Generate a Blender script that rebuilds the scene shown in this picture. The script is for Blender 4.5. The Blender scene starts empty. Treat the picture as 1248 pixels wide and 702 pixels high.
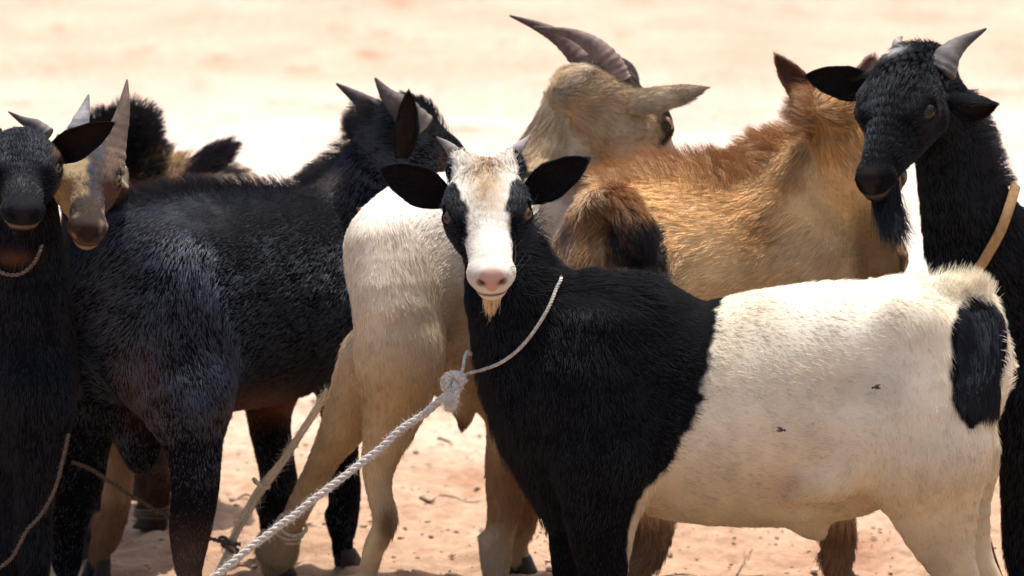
import bpy, math, random
import numpy as np
from mathutils import Vector, Matrix

# ------------------------------------------------------------------ camera, sky, sun
S = bpy.context.scene
COL = S.collection
PITCH = math.radians(10.3)
DIST = 7.0
FPX = 5985.0                       # focal length in photo pixels (1248 wide)
T0 = np.array([0.0, 0.0, 0.545])
CP, SP = math.cos(PITCH), math.sin(PITCH)
CAM = T0 + DIST * np.array([0.0, -CP, SP])
VX = np.array([1.0, 0, 0]); VF = np.array([0.0, CP, -SP]); VU = np.array([0.0, SP, CP])
cd = bpy.data.cameras.new('camera'); cam = bpy.data.objects.new('camera', cd); COL.objects.link(cam)
cam.location = CAM.tolist(); cam.rotation_euler = (math.pi/2 - PITCH, 0, 0)
cd.sensor_width = 36.0; cd.lens = 36.0 * FPX / 1248.0
cd.clip_start = 0.1; cd.clip_end = 500
cd.dof.use_dof = True; cd.dof.focus_distance = 6.93; cd.dof.aperture_fstop = 6.0
S.camera = cam

SUN_EL, SUN_AZ = math.radians(73), math.radians(18)    # azimuth: from +Y (behind the herd) towards +X
w = bpy.data.worlds.new('World'); S.world = w; w.use_nodes = True
nt = w.node_tree; nt.nodes.clear()
sky = nt.nodes.new('ShaderNodeTexSky'); sky.sky_type = 'NISHITA'; sky.sun_disc = False
sky.sun_elevation = SUN_EL; sky.sun_rotation = SUN_AZ; sky.dust_density = 4.0; sky.air_density = 1.0
bg = nt.nodes.new('ShaderNodeBackground'); bg.inputs[1].default_value = 0.15
wo = nt.nodes.new('ShaderNodeOutputWorld')
nt.links.new(sky.outputs[0], bg.inputs[0]); nt.links.new(bg.outputs[0], wo.inputs[0])
sd = bpy.data.lights.new('sun', 'SUN'); sd.energy = 3.7; sd.angle = math.radians(0.6); sd.color = (1.0, 0.96, 0.91)
sun = bpy.data.objects.new('sun', sd); COL.objects.link(sun)
sdir = Vector((math.sin(SUN_AZ)*math.cos(SUN_EL), math.cos(SUN_AZ)*math.cos(SUN_EL), math.sin(SUN_EL)))
sun.rotation_euler = sdir.to_track_quat('Z', 'Y').to_euler()
S.view_settings.view_transform = 'Standard'; S.view_settings.look = 'None'
S.view_settings.exposure = 0.85; S.view_settings.gamma = 1.0

rng = np.random.default_rng(7)

# ------------------------------------------------------------------ helpers
def P(px, py, d):
    """world point seen at photo pixel (px, py) on the vertical plane y = d"""
    r = VF + VX * ((px - 624.0) / FPX) + VU * ((351.0 - py) / FPX)
    t = (d - CAM[1]) / r[1]
    return CAM + r * t
def PXM(d):                        # metres per photo pixel at depth d
    return (DIST + d * CP) / FPX
def GR(px, d, z=0.0):              # point at height z, depth d, photo column px
    depth = np.dot(np.array([0, d, z]) - CAM, VF)
    return np.array([(px - 624.0) / FPX * depth, d, z])
def proj(Q):
    q = Q - CAM
    z = q @ VF
    return 624 + (q @ VX) / z * FPX, 351 - (q @ VU) / z * FPX

def nrm(v):
    v = np.asarray(v, float)
    return v / (np.linalg.norm(v, axis=-1, keepdims=True) + 1e-12)

def hash3(i, j, k, seed=0):
    n = (i.astype(np.int64)*73856093) ^ (j.astype(np.int64)*19349663) ^ (k.astype(np.int64)*83492791) ^ (seed*2654435761)
    n = (n ^ (n >> 13)) * 1274126177
    n = n ^ (n >> 16)
    return (n & 0xffff) / 65535.0
def noise3(Q, scale, seed=0):
    q = Q / scale
    f = np.floor(q); t = q - f; t = t*t*(3-2*t)
    i, j, k = f[:, 0], f[:, 1], f[:, 2]
    out = 0
    for a in (0, 1):
        wa = t[:, 0] if a else 1-t[:, 0]
        for b in (0, 1):
            wb = t[:, 1] if b else 1-t[:, 1]
            for c in (0, 1):
                wc = t[:, 2] if c else 1-t[:, 2]
                out = out + wa*wb*wc*hash3(i+a, j+b, k+c, seed)
    return out*2-1
def sm(x, a, b):
    t = np.clip((x-a)/(b-a), 0, 1)
    return t*t*(3-2*t)
def padmask(q):
    hx, hy, hz = q.T
    w = .080*(1-.62*sm(hz, -.155, -.255))
    d = (np.abs(hy)/w)**2.6+(np.abs(hz+.172)/.074)**2.6
    return sm(d, 1.35, .75)*sm(hx, .93, .98)*(hz < 0)*(hx < 1.3)
def mixc(c, col, m):
    return c*(1-m[:, None]) + np.array(col)[None, :]*m[:, None]

def mesh_np(name, V, F, mat, parent=None, cols=None, smooth=True):
    V = np.asarray(V, np.float32); F = np.asarray(F, np.int32)
    me = bpy.data.meshes.new(name)
    n, m = F.shape
    me.vertices.add(len(V)); me.vertices.foreach_set('co', V.ravel())
    me.loops.add(n*m); me.loops.foreach_set('vertex_index', F.ravel())
    me.polygons.add(n); me.polygons.foreach_set('loop_start', np.arange(0, n*m, m, dtype=np.int32))
    me.polygons.foreach_set('use_smooth', np.full(n, smooth))
    me.update(calc_edges=True); me.validate()
    if cols is not None:
        a = me.color_attributes.new('coat', 'FLOAT_COLOR', 'POINT')
        c4 = np.ones((len(V), 4), np.float32); c4[:, :3] = cols
        a.data.foreach_set('color', c4.ravel())
    me.materials.append(mat)
    o = bpy.data.objects.new(name, me); COL.objects.link(o)
    if parent is not None:
        o.parent = parent; o.matrix_parent_inverse = Matrix.Translation(-parent.location)
    return o
def merge(parts):
    V, F, C = [], [], []; n = 0
    for p in parts:
        V.append(p[0]); F.append(np.asarray(p[1]) + n); n += len(p[0])
        if len(p) > 2: C.append(p[2])
    return np.concatenate(V), np.concatenate(F), (np.concatenate(C) if C else None)

def grid_faces(nu, nv, wrap_v=True, off=0):
    i = np.arange(nu-1)[:, None]; j = np.arange(nv if wrap_v else nv-1)[None, :]
    j2 = (j+1) % nv
    a = i*nv+j; b = i*nv+j2; c = (i+1)*nv+j2; d = (i+1)*nv+j
    return np.stack([a, b, c, d], -1).reshape(-1, 4) + off

def catmull(pts, vals, n=4):
    """resample control points (k,3) and values (k,m) smoothly"""
    X = np.concatenate([np.asarray(pts, float), np.asarray(vals, float)], 1)
    K = len(X)
    if K < 3:
        t = np.linspace(0, 1, n+1)[:, None]
        R = X[0]*(1-t)+X[-1]*t
        return R[:, :3], R[:, 3:]
    E = np.vstack([2*X[0]-X[1], X, 2*X[-1]-X[-2]])
    out = []
    for i in range(1, K):
        p0, p1, p2, p3 = E[i-1], E[i], E[i+1], E[i+2]
        for s in np.linspace(0, 1, n, endpoint=False):
            out.append(0.5*((2*p1)+(-p0+p2)*s+(2*p0-5*p1+4*p2-p3)*s*s+(-p0+3*p1-3*p2+p3)*s**3))
    out.append(X[-1])
    R = np.array(out)
    return R[:, :3], R[:, 3:]

def frames(C, ref):
    T = np.gradient(C, axis=0); T = nrm(T)
    ref = np.broadcast_to(np.asarray(ref, float), C.shape)
    Sd = nrm(ref - T*np.sum(T*ref, 1, keepdims=True))
    U = np.cross(T, Sd)
    return T, Sd, U
def tube(C, rs, ru, ref=(0, 1, 0), nv=12, caps=True, mod=None):
    """swept elliptical tube -> V, F"""
    C = np.asarray(C, float); T, Sd, U = frames(C, ref)
    rs = np.broadcast_to(rs, len(C)); ru = np.broadcast_to(ru, len(C))
    th = np.linspace(0, 2*np.pi, nv, endpoint=False)
    R = np.ones((len(C), nv)) if mod is None else mod
    V = C[:, None]+Sd[:, None]*(np.cos(th)[None, :, None]*(rs[:, None]*R)[..., None])+U[:, None]*(np.sin(th)[None, :, None]*(ru[:, None]*R)[..., None])
    V = V.reshape(-1, 3); F = grid_faces(len(C), nv)
    if caps:
        a, b = len(V), len(V)+1
        V = np.vstack([V, C[0], C[-1]])
        j = np.arange(nv); j2 = (j+1) % nv
        F = np.vstack([F, np.stack([j2, j, np.full(nv, a), np.full(nv, a)], 1), np.stack([(len(C)-1)*nv+j, (len(C)-1)*nv+j2, np.full(nv, b), np.full(nv, b)], 1)])
    return V, F
def quads_tris(name, V, F, mat, parent=None, cols=None, smooth=True):
    """faces whose last two ids are equal are triangles"""
    F = np.asarray(F); tri = F[:, 2] == F[:, 3]
    q = F[~tri]; t = F[tri]
    if len(t) == 0: return mesh_np(name, V, q, mat, parent, cols, smooth)
    fl = [tuple(int(x) for x in f) for f in q] + [tuple(int(x) for x in f[:3]) for f in t]
    me = bpy.data.meshes.new(name); me.from_pydata([tuple(v) for v in np.asarray(V, float)], [], fl); me.update()
    if smooth: me.polygons.foreach_set('use_smooth', np.ones(len(me.polygons), bool))
    if cols is not None:
        a = me.color_attributes.new('coat', 'FLOAT_COLOR', 'POINT')
        c4 = np.ones((len(V), 4), np.float32); c4[:, :3] = cols
        a.data.foreach_set('color', c4.ravel())
    me.materials.append(mat)
    o = bpy.data.objects.new(name, me); COL.objects.link(o)
    if parent is not None:
        o.parent = parent; o.matrix_parent_inverse = Matrix.Translation(-parent.location)
    return o

# ------------------------------------------------------------------ materials
def new_mat(name):
    m = bpy.data.materials.new(name); m.use_nodes = True
    n = m.node_tree; b = n.nodes['Principled BSDF']
    return m, n, b
def N(nt, t, **kw):
    n = nt.nodes.new(t)
    for k, v in kw.items(): setattr(n, k, v)
    return n
def mat_skin():
    m, n, b = new_mat('goat_skin')
    a = N(n, 'ShaderNodeAttribute', attribute_name='coat')
    tc = N(n, 'ShaderNodeTexCoord'); no = N(n, 'ShaderNodeTexNoise'); no.inputs['Scale'].default_value = 60; no.inputs['Detail'].default_value = 5
    mx = N(n, 'ShaderNodeMix', data_type='RGBA', blend_type='MULTIPLY'); mx.inputs[0].default_value = 0.4
    n.links.new(tc.outputs['Object'], no.inputs['Vector'])
    n.links.new(a.outputs['Color'], mx.inputs[6]); n.links.new(no.outputs['Color'], mx.inputs[7])
    n.links.new(a.outputs['Color'], b.inputs['Base Color'])
    b.inputs['Roughness'].default_value = 0.85; b.inputs['Specular IOR Level'].default_value = 0.04
    bp = N(n, 'ShaderNodeBump'); bp.inputs['Strength'].default_value = 0.25; bp.inputs['Distance'].default_value = 0.002
    n.links.new(no.outputs['Fac'], bp.inputs['Height']); n.links.new(bp.outputs[0], b.inputs['Normal'])
    return m
def mat_fur(name='goat_fur', refl=.03):
    m, n, b = new_mat(name)
    a = N(n, 'ShaderNodeAttribute', attribute_name='coat')
    n.links.new(a.outputs['Color'], b.inputs['Base Color'])
    b.inputs['Roughness'].default_value = 0.55; b.inputs['Specular IOR Level'].default_value = 0.08
    hr = N(n, 'ShaderNodeBsdfHair', component='Reflection')
    hr.inputs['Color'].default_value = (0.5, 0.55, 0.66, 1); hr.inputs['RoughnessU'].default_value = 0.24; hr.inputs['RoughnessV'].default_value = 0.45
    hr.inputs['Offset'].default_value = -0.05
    mx = N(n, 'ShaderNodeMixShader'); mx.inputs[0].default_value = refl
    out = n.nodes['Material Output']
    n.links.new(b.outputs[0], mx.inputs[1]); n.links.new(hr.outputs[0], mx.inputs[2]); n.links.new(mx.outputs[0], out.inputs[0])
    return m
def mat_horn():
    m, n, b = new_mat('horn_keratin')
    a = N(n, 'ShaderNodeAttribute', attribute_name='coat')
    tc = N(n, 'ShaderNodeTexCoord'); mp = N(n, 'ShaderNodeMapping'); no = N(n, 'ShaderNodeTexNoise')
    no.inputs['Scale'].default_value = 90; no.inputs['Detail'].default_value = 6
    cr = N(n, 'ShaderNodeValToRGB'); cr.color_ramp.elements[0].color = (0.45, 0.42, 0.4, 1); cr.color_ramp.elements[1].color = (1.25, 1.2, 1.15, 1)
    mx = N(n, 'ShaderNodeMix', data_type='RGBA', blend_type='MULTIPLY'); mx.inputs[0].default_value = 0.85
    n.links.new(tc.outputs['Object'], mp.inputs[0]); n.links.new(mp.outputs[0], no.inputs['Vector']); n.links.new(no.outputs['Fac'], cr.inputs[0])
    n.links.new(a.outputs['Color'], mx.inputs[6]); n.links.new(cr.outputs[0], mx.inputs[7]); n.links.new(mx.outputs[2], b.inputs['Base Color'])
    b.inputs['Roughness'].default_value = 0.62; b.inputs['Specular IOR Level'].default_value = 0.15
    bp = N(n, 'ShaderNodeBump'); bp.inputs['Strength'].default_value = 0.5; bp.inputs['Distance'].default_value = 0.002
    n.links.new(no.outputs['Fac'], bp.inputs['Height']); n.links.new(bp.outputs[0], b.inputs['Normal'])
    return m
def mat_eye():
    m, n, b = new_mat('eye_wet'); a = N(n, 'ShaderNodeAttribute', attribute_name='coat')
    n.links.new(a.outputs['Color'], b.inputs['Base Color']); b.inputs['Roughness'].default_value = 0.05; b.inputs['Specular IOR Level'].default_value = 0.28
    b.inputs['Coat Weight'].default_value = 0.0; b.inputs['Coat Roughness'].default_value = 0.03
    return m
def mat_fibre(name, col, col2, scale=240):
    m, n, b = new_mat(name)
    tc = N(n, 'ShaderNodeTexCoord'); no = N(n, 'ShaderNodeTexNoise'); no.inputs['Scale'].default_value = scale; no.inputs['Detail'].default_value = 6
    cr = N(n, 'ShaderNodeValToRGB'); cr.color_ramp.elements[0].position = 0.35; cr.color_ramp.elements[1].position = 0.65
    cr.color_ramp.elements[0].color = (*col2, 1); cr.color_ramp.elements[1].color = (*col, 1)
    n.links.new(tc.outputs['Object'], no.inputs['Vector']); n.links.new(no.outputs['Fac'], cr.inputs[0]); n.links.new(cr.outputs[0], b.inputs['Base Color'])
    b.inputs['Roughness'].default_value = 0.85
    bp = N(n, 'ShaderNodeBump'); bp.inputs['Strength'].default_value = 0.6; bp.inputs['Distance'].default_value = 0.001
    n.links.new(no.outputs['Fac'], bp.inputs['Height']); n.links.new(bp.outputs[0], b.inputs['Normal'])
    return m
def mat_ground():
    m, n, b = new_mat('red_earth')
    tc = N(n, 'ShaderNodeTexCoord')
    def noi(scale, det, vec=None, rough=0.6):
        o = N(n, 'ShaderNodeTexNoise'); o.inputs['Scale'].default_value = scale; o.inputs['Detail'].default_value = det; o.inputs['Roughness'].default_value = rough
        n.links.new(tc.outputs['Object'], o.inputs['Vector']); return o
    big = noi(0.55, 4); mid = noi(2.3, 6); fine = noi(38, 9, rough=0.7)
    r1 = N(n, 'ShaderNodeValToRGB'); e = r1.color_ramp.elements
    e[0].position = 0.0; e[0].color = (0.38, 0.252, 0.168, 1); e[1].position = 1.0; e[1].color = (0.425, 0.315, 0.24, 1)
    for p_, c_ in ((0.13, (0.43, 0.298, 0.205)), (0.18, (0.53, 0.40, 0.30)), (0.35, (0.60, 0.53, 0.47)), (0.50, (0.55, 0.47, 0.40)), (0.64, (0.45, 0.34, 0.26))):  # soil tone by depth, with front shade and sunlit glare behind painted in
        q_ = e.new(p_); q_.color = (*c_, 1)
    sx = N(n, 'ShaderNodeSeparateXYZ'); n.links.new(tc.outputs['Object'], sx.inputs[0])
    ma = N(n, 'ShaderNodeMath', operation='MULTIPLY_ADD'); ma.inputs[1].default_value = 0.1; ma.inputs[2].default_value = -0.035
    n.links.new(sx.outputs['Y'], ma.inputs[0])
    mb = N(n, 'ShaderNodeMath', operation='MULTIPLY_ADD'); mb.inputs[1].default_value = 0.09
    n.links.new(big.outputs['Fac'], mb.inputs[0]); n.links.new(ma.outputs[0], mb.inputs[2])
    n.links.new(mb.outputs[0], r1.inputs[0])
    r2 = N(n, 'ShaderNodeValToRGB'); e = r2.color_ramp.elements
    e[0].position = 0.36; e[0].color = (0.66, 0.52, 0.44, 1); e[1].position = 0.6; e[1].color = (1.0, 1.0, 1.0, 1)
    n.links.new(mid.outputs['Fac'], r2.inputs[0])
    r3 = N(n, 'ShaderNodeValToRGB'); e = r3.color_ramp.elements
    e[0].position = 0.3; e[0].color = (0.72, 0.66, 0.62, 1); e[1].position = 0.66; e[1].color = (1.12, 1.1, 1.06, 1)
    n.links.new(fine.outputs['Fac'], r3.inputs[0])
    m1 = N(n, 'ShaderNodeMix', data_type='RGBA', blend_type='MULTIPLY'); m1.inputs[0].default_value = 0.40
    m2 = N(n, 'ShaderNodeMix', data_type='RGBA', blend_type='MULTIPLY'); m2.inputs[0].default_value = 1.0
    n.links.new(r1.outputs[0], m1.inputs[6]); n.links.new(r2.outputs[0], m1.inputs[7])
    n.links.new(m1.outputs[2], m2.inputs[6]); n.links.new(r3.outputs[0], m2.inputs[7])
    sp = noi(4.5, 3, rough=0.5); r4 = N(n, 'ShaderNodeValToRGB'); e = r4.color_ramp.elements
    e[0].position = 0.26; e[0].color = (0.74, 0.55, 0.47, 1); e[1].position = 0.40; e[1].color = (1, 1, 1, 1)
    n.links.new(sp.outputs['Fac'], r4.inputs[0])
    m3 = N(n, 'ShaderNodeMix', data_type='RGBA', blend_type='MULTIPLY'); m3.inputs[0].default_value = 0.9
    n.links.new(m2.outputs[2], m3.inputs[6]); n.links.new(r4.outputs[0], m3.inputs[7])
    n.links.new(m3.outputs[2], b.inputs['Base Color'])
    b.inputs['Roughness'].default_value = 0.95; b.inputs['Specular IOR Level'].default_value = 0.15
    bp = N(n, 'ShaderNodeBump'); bp.inputs['Strength'].default_value = 0.7; bp.inputs['Distance'].default_value = 0.012
    n.links.new(fine.outputs['Fac'], bp.inputs['Height']); n.links.new(bp.outputs[0], b.inputs['Normal'])
    return m
M_SKIN, M_FUR, M_HORN, M_EYE = mat_skin(), mat_fur(), mat_horn(), mat_eye()
M_GLOSS = mat_fur('glossy_fur', .11)
M_GROUND = mat_ground()
M_ROPE = mat_fibre('white_rope', (0.56, 0.51, 0.44), (0.34, 0.30, 0.25))
M_BARK = mat_fibre('bark_rope', (0.70, 0.58, 0.40), (0.50, 0.39, 0.25))
M_CORD = mat_fibre('brown_cord', (0.16, 0.10, 0.06), (0.07, 0.045, 0.03))
M_BAND = mat_fibre('tan_band', (0.36, 0.21, 0.08), (0.25, 0.14, 0.05), 120)
M_TWIG = mat_fibre('dry_twig', (0.17, 0.11, 0.07), (0.09, 0.06, 0.04))
M_LEAF = mat_fibre('green_leaf', (0.05, 0.09, 0.03), (0.03, 0.05, 0.02))
M_FLY = mat_fibre('dark_shell', (0.02, 0.02, 0.02), (0.01, 0.01, 0.01))
M_STONE = mat_fibre('grit', (0.42, 0.28, 0.2), (0.28, 0.18, 0.13))

# ------------------------------------------------------------------ ground
def build_ground():
    # one sheet: fine near the herd, coarse out to the horizon
    def axis(lo, hi, step, far, n):
        c = np.arange(lo, hi+step/2, step)
        g = np.geomspace(step, far, n)
        g = np.cumsum(g/np.sum(g)*far)
        return np.concatenate([(lo-g)[::-1], c, hi+g])
    xs = axis(-1.7, 1.9, 0.011, 150, 40); ys = axis(-0.6, 3.4, 0.011, 150, 40)
    X, Y = np.meshgrid(xs, ys, indexing='ij')
    Q = np.stack([X.ravel(), Y.ravel(), np.zeros(X.size)], 1)
    # crust, hoof scuffs and clods pressed into the trampled earth
    z = 0.012*noise3(Q, 0.5, 1) + 0.009*noise3(Q, 0.17, 2)
    a = noise3(Q, 0.075, 3); z += 0.011*np.clip(a, -0.25, 0.45)
    b = noise3(Q, 0.032, 4); z += 0.010*np.clip(b-0.05, -0.35, 0.5)
    z += 0.0035*noise3(Q, 0.016, 5)
    fade = np.exp(-np.maximum(np.hypot(Q[:, 0], Q[:, 1]-1.4)-2.6, 0)/1.2)
    z = (z-0.012)*fade + 0.10*(noise3(Q, 4.0, 9))*np.clip((np.hypot(Q[:, 0], Q[:, 1])-4)/8, 0, 1)
    Q[:, 2] = z
    F = grid_faces(len(xs), len(ys), wrap_v=False)[:, ::-1]
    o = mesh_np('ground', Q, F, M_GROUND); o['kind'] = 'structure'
    # make sure normals look up
    if o.data.polygons[len(o.data.polygons)//2].normal.z < 0:
        o.data.flip_normals()
build_ground()

# ------------------------------------------------------------------ signed distance bodies
def seg_dist(Q, a, b, ua, ub, sa, sb, lat):
    ab = (b-a); L2 = float(ab@ab)+1e-12; T = ab/math.sqrt(L2)
    Sd = lat - T*float(T@lat); Sd = Sd/(np.linalg.norm(Sd)+1e-9); U = np.cross(T, Sd)
    q = Q-a.astype(np.float32)
    al = q@T.astype(np.float32); t = np.clip(al/math.sqrt(L2), 0, 1)
    qa = al - t*math.sqrt(L2); qs = q@Sd.astype(np.float32); qu = q@U.astype(np.float32)
    ru = ua+(ub-ua)*t; rs = sa+(sb-sa)*t; ra = np.minimum(ru, rs)
    x, y, z = qs/rs, qu/ru, qa/ra
    k0 = np.sqrt(x*x+y*y+z*z); x /= rs; y /= ru; z /= ra
    k1 = np.sqrt(x*x+y*y+z*z)+1e-6
    return k0*(k0-1)/k1

class Body:
    def __init__(s, res): s.ch = []; s.res = res; s.fine = None
    def add(s, pts, ru, rs=None, lat=(0, 1, 0), k=0.02, flow=True, n=3, op='add', fl=None, rigid=False):
        pts = np.asarray(pts, float); ru = np.broadcast_to(np.asarray(ru, float), len(pts)).copy()
        rs = ru.copy() if rs is None else np.broadcast_to(np.asarray(rs, float), len(pts)).copy()
        if rigid: C, R = pts, np.stack([ru, rs], 1)
        else: C, R = catmull(pts, np.stack([ru, rs], 1), n)
        s.ch.append(dict(C=C, R=np.maximum(R, 0.001), lat=np.asarray(lat, float), k=k, flow=flow, op=op, fl=fl))
    def dist_chain(s, c, Q):
        d = None
        for i in range(len(c['C'])-1):
            e = seg_dist(Q, c['C'][i], c['C'][i+1], c['R'][i, 0], c['R'][i+1, 0], c['R'][i, 1], c['R'][i+1, 1], c['lat'])
            d = e if d is None else np.minimum(d, e)
        return d
    def extract(s):
        h = s.res
        lo = np.min([(c['C']-c['R'].max(1)[:, None]).min(0) for c in s.ch if c['op'] == 'add'], 0)-0.02
        hi = np.max([(c['C']+c['R'].max(1)[:, None]).max(0) for c in s.ch if c['op'] == 'add'], 0)+0.02
        axs = []
        for i in range(3):
            if s.fine is None: axs.append(np.arange(lo[i], hi[i]+h, h)); continue
            fl_, fh_, fr = max(s.fine[0][i], lo[i]), min(s.fine[1][i], hi[i]), s.fine[2]
            nb = max(1, int(math.ceil((fl_-lo[i])/h))); na = max(1, int(math.ceil((hi[i]-fh_)/h))); nf = int(math.ceil((fh_-fl_)/fr))
            axs.append(np.concatenate([np.linspace(lo[i], fl_, nb, endpoint=False), np.linspace(fl_, fh_, nf, endpoint=False), np.linspace(fh_, hi[i], na+1)]))
        n = [len(a_) for a_ in axs]
        Fv = np.full(n, 0.2, np.float32)
        for c in s.ch:
            k = c['k']; mg = k*1.2+2.5*h
            r = c['R'].max(1)[:, None]
            bl, bh = (c['C']-r).min(0)-mg, (c['C']+r).max(0)+mg
            a = [max(0, int(np.searchsorted(axs[i], bl[i]))-1) for i in range(3)]; b = [min(n[i], int(np.searchsorted(axs[i], bh[i]))+1) for i in range(3)]
            if min(b[i]-a[i] for i in range(3)) < 1: continue
            gx = [axs[i][a[i]:b[i]].astype(np.float32) for i in range(3)]
            G = np.stack(np.meshgrid(*gx, indexing='ij'), -1).reshape(-1, 3)
            d = s.dist_chain(c, G).reshape([b[i]-a[i] for i in range(3)])
            sub = Fv[a[0]:b[0], a[1]:b[1], a[2]:b[2]]
            if c['op'] == 'add':
                hh = np.clip(k-np.abs(sub-d), 0, None)/k
                sub[...] = np.minimum(sub, d)-hh*hh*k*0.25
            else:
                d = -d
                hh = np.clip(k-np.abs(sub-d), 0, None)/k
                sub[...] = np.maximum(sub, d)+hh*hh*k*0.25
        V, F = surface_nets(Fv, axs)
        # flow of the coat, from the nearest limbs
        Vf = V.astype(np.float32); fl = np.zeros_like(V); wt = np.zeros(len(V))
        for c in s.ch:
            if not c['flow'] or c['op'] != 'add': continue
            lo2 = (c['C']-c['R'].max(1)[:, None]).min(0)-0.05; hi2 = (c['C']+c['R'].max(1)[:, None]).max(0)+0.05
            idx = np.nonzero(np.all((V > lo2) & (V < hi2), 1))[0]
            if len(idx) == 0: continue
            for i in range(len(c['C'])-1):
                e = seg_dist(Vf[idx], c['C'][i], c['C'][i+1], c['R'][i, 0], c['R'][i+1, 0], c['R'][i, 1], c['R'][i+1, 1], c['lat'])
                T = nrm(c['C'][i+1]-c['C'][i]) if c['fl'] is None else nrm(c['fl'])
                ww = np.exp(-np.clip(e+0.01, 0, 1)/0.006)
                fl[idx] += T[None]*ww[:, None]; wt[idx] += ww
        fl = nrm(fl+1e-9)
        return V, F, fl

def surface_nets(Fv, axs):
    s = Fv < 0; n = Fv.shape
    cnt = np.zeros([m-1 for m in n], np.int8)
    for a in (0, 1):
        for b in (0, 1):
            for c in (0, 1):
                cnt += s[a:n[0]-1+a, b:n[1]-1+b, c:n[2]-1+c]
    cell = (cnt > 0) & (cnt < 8)
    idx = np.stack(np.nonzero(cell), 1)
    ids = np.full(cell.shape, -1, np.int32); ids[cell] = np.arange(len(idx))
    acc = np.zeros((len(idx), 3)); num = np.zeros(len(idx))
    corners = [(a, b, c) for a in (0, 1) for b in (0, 1) for c in (0, 1)]
    for p in corners:
        for ax in range(3):
            if p[ax] == 1: continue
            q = list(p); q[ax] = 1
            fa = Fv[idx[:, 0]+p[0], idx[:, 1]+p[1], idx[:, 2]+p[2]]; fb = Fv[idx[:, 0]+q[0], idx[:, 1]+q[1], idx[:, 2]+q[2]]
            cr = (fa < 0) != (fb < 0)
            t = np.where(cr, fa/np.where(cr, fa-fb, 1), 0)
            pos = np.array(p, float)[None]+np.zeros((len(idx), 3)); pos[:, ax] += t
            acc[cr] += pos[cr]; num[cr] += 1
    V = idx+acc/num[:, None]
    V = np.stack([np.interp(V[:, k], np.arange(len(axs[k])), axs[k]) for k in range(3)], 1)
    faces = []
    for ax in range(3):
        b, c = (ax+1) % 3, (ax+2) % 3
        sl0 = [slice(None)]*3; sl1 = [slice(None)]*3
        sl0[ax] = slice(0, n[ax]-1); sl1[ax] = slice(1, n[ax])
        e = s[tuple(sl0)] != s[tuple(sl1)]
        ii = np.stack(np.nonzero(e), 1)
        ok = (ii[:, b] > 0) & (ii[:, c] > 0) & (ii[:, b] < n[b]-1) & (ii[:, c] < n[c]-1)
        ii = ii[ok]
        def g(db, dc):
            j = ii.copy(); j[:, b] -= db; j[:, c] -= dc
            return ids[j[:, 0], j[:, 1], j[:, 2]]
        q = np.stack([g(1, 1), g(0, 1), g(0, 0), g(1, 0)], 1)
        ins = s[ii[:, 0], ii[:, 1], ii[:, 2]]
        q[~ins] = q[~ins][:, ::-1]
        faces.append(q)
    F = np.concatenate(faces); F = F[(F >= 0).all(1)]
    # one light smoothing pass
    nb = np.zeros_like(V); c = np.zeros(len(V))
    for i in range(4):
        a, b = F[:, i], F[:, (i+1) % 4]
        for k in range(3):
            nb[:, k] += np.bincount(a, V[b, k], len(V))+np.bincount(b, V[a, k], len(V))
        c += np.bincount(a, minlength=len(V))+np.bincount(b, minlength=len(V))
    V = V*0.5+0.5*nb/np.maximum(c, 1)[:, None]
    return V, F

def vnormals(V, F):
    n = np.cross(V[F[:, 2]]-V[F[:, 0]], V[F[:, 3]]-V[F[:, 1]])
    out = np.zeros_like(V)
    for i in range(4):
        for k in range(3): out[:, k] += np.bincount(F[:, i], n[:, k], len(V))
    return nrm(out), 0.5*np.linalg.norm(n, axis=1)

def make_curves(name, pts, radius, cols, parent, mat=None):
    n, k, _ = pts.shape
    hc = bpy.data.hair_curves.new(name)
    hc.add_curves([k]*n)
    hc.attributes['position'].data.foreach_set('vector', pts.astype(np.float32).ravel())
    ra = hc.attributes.get('radius') or hc.attributes.new('radius', 'FLOAT', 'POINT')
    taper = np.linspace(1.0, 0.25, k)
    ra.data.foreach_set('value', (radius[:, None]*taper[None]).astype(np.float32).ravel())
    ca = hc.attributes.new('coat', 'FLOAT_COLOR', 'CURVE')
    c4 = np.ones((n, 4), np.float32); c4[:, :3] = np.clip(cols, 0.001, 1)
    ca.data.foreach_set('color', c4.ravel())
    hc.materials.append(mat or M_FUR)
    o = bpy.data.objects.new(name, hc); COL.objects.link(o)
    o.parent = parent; o.matrix_parent_inverse = Matrix.Translation(-parent.location)
    return o

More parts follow.
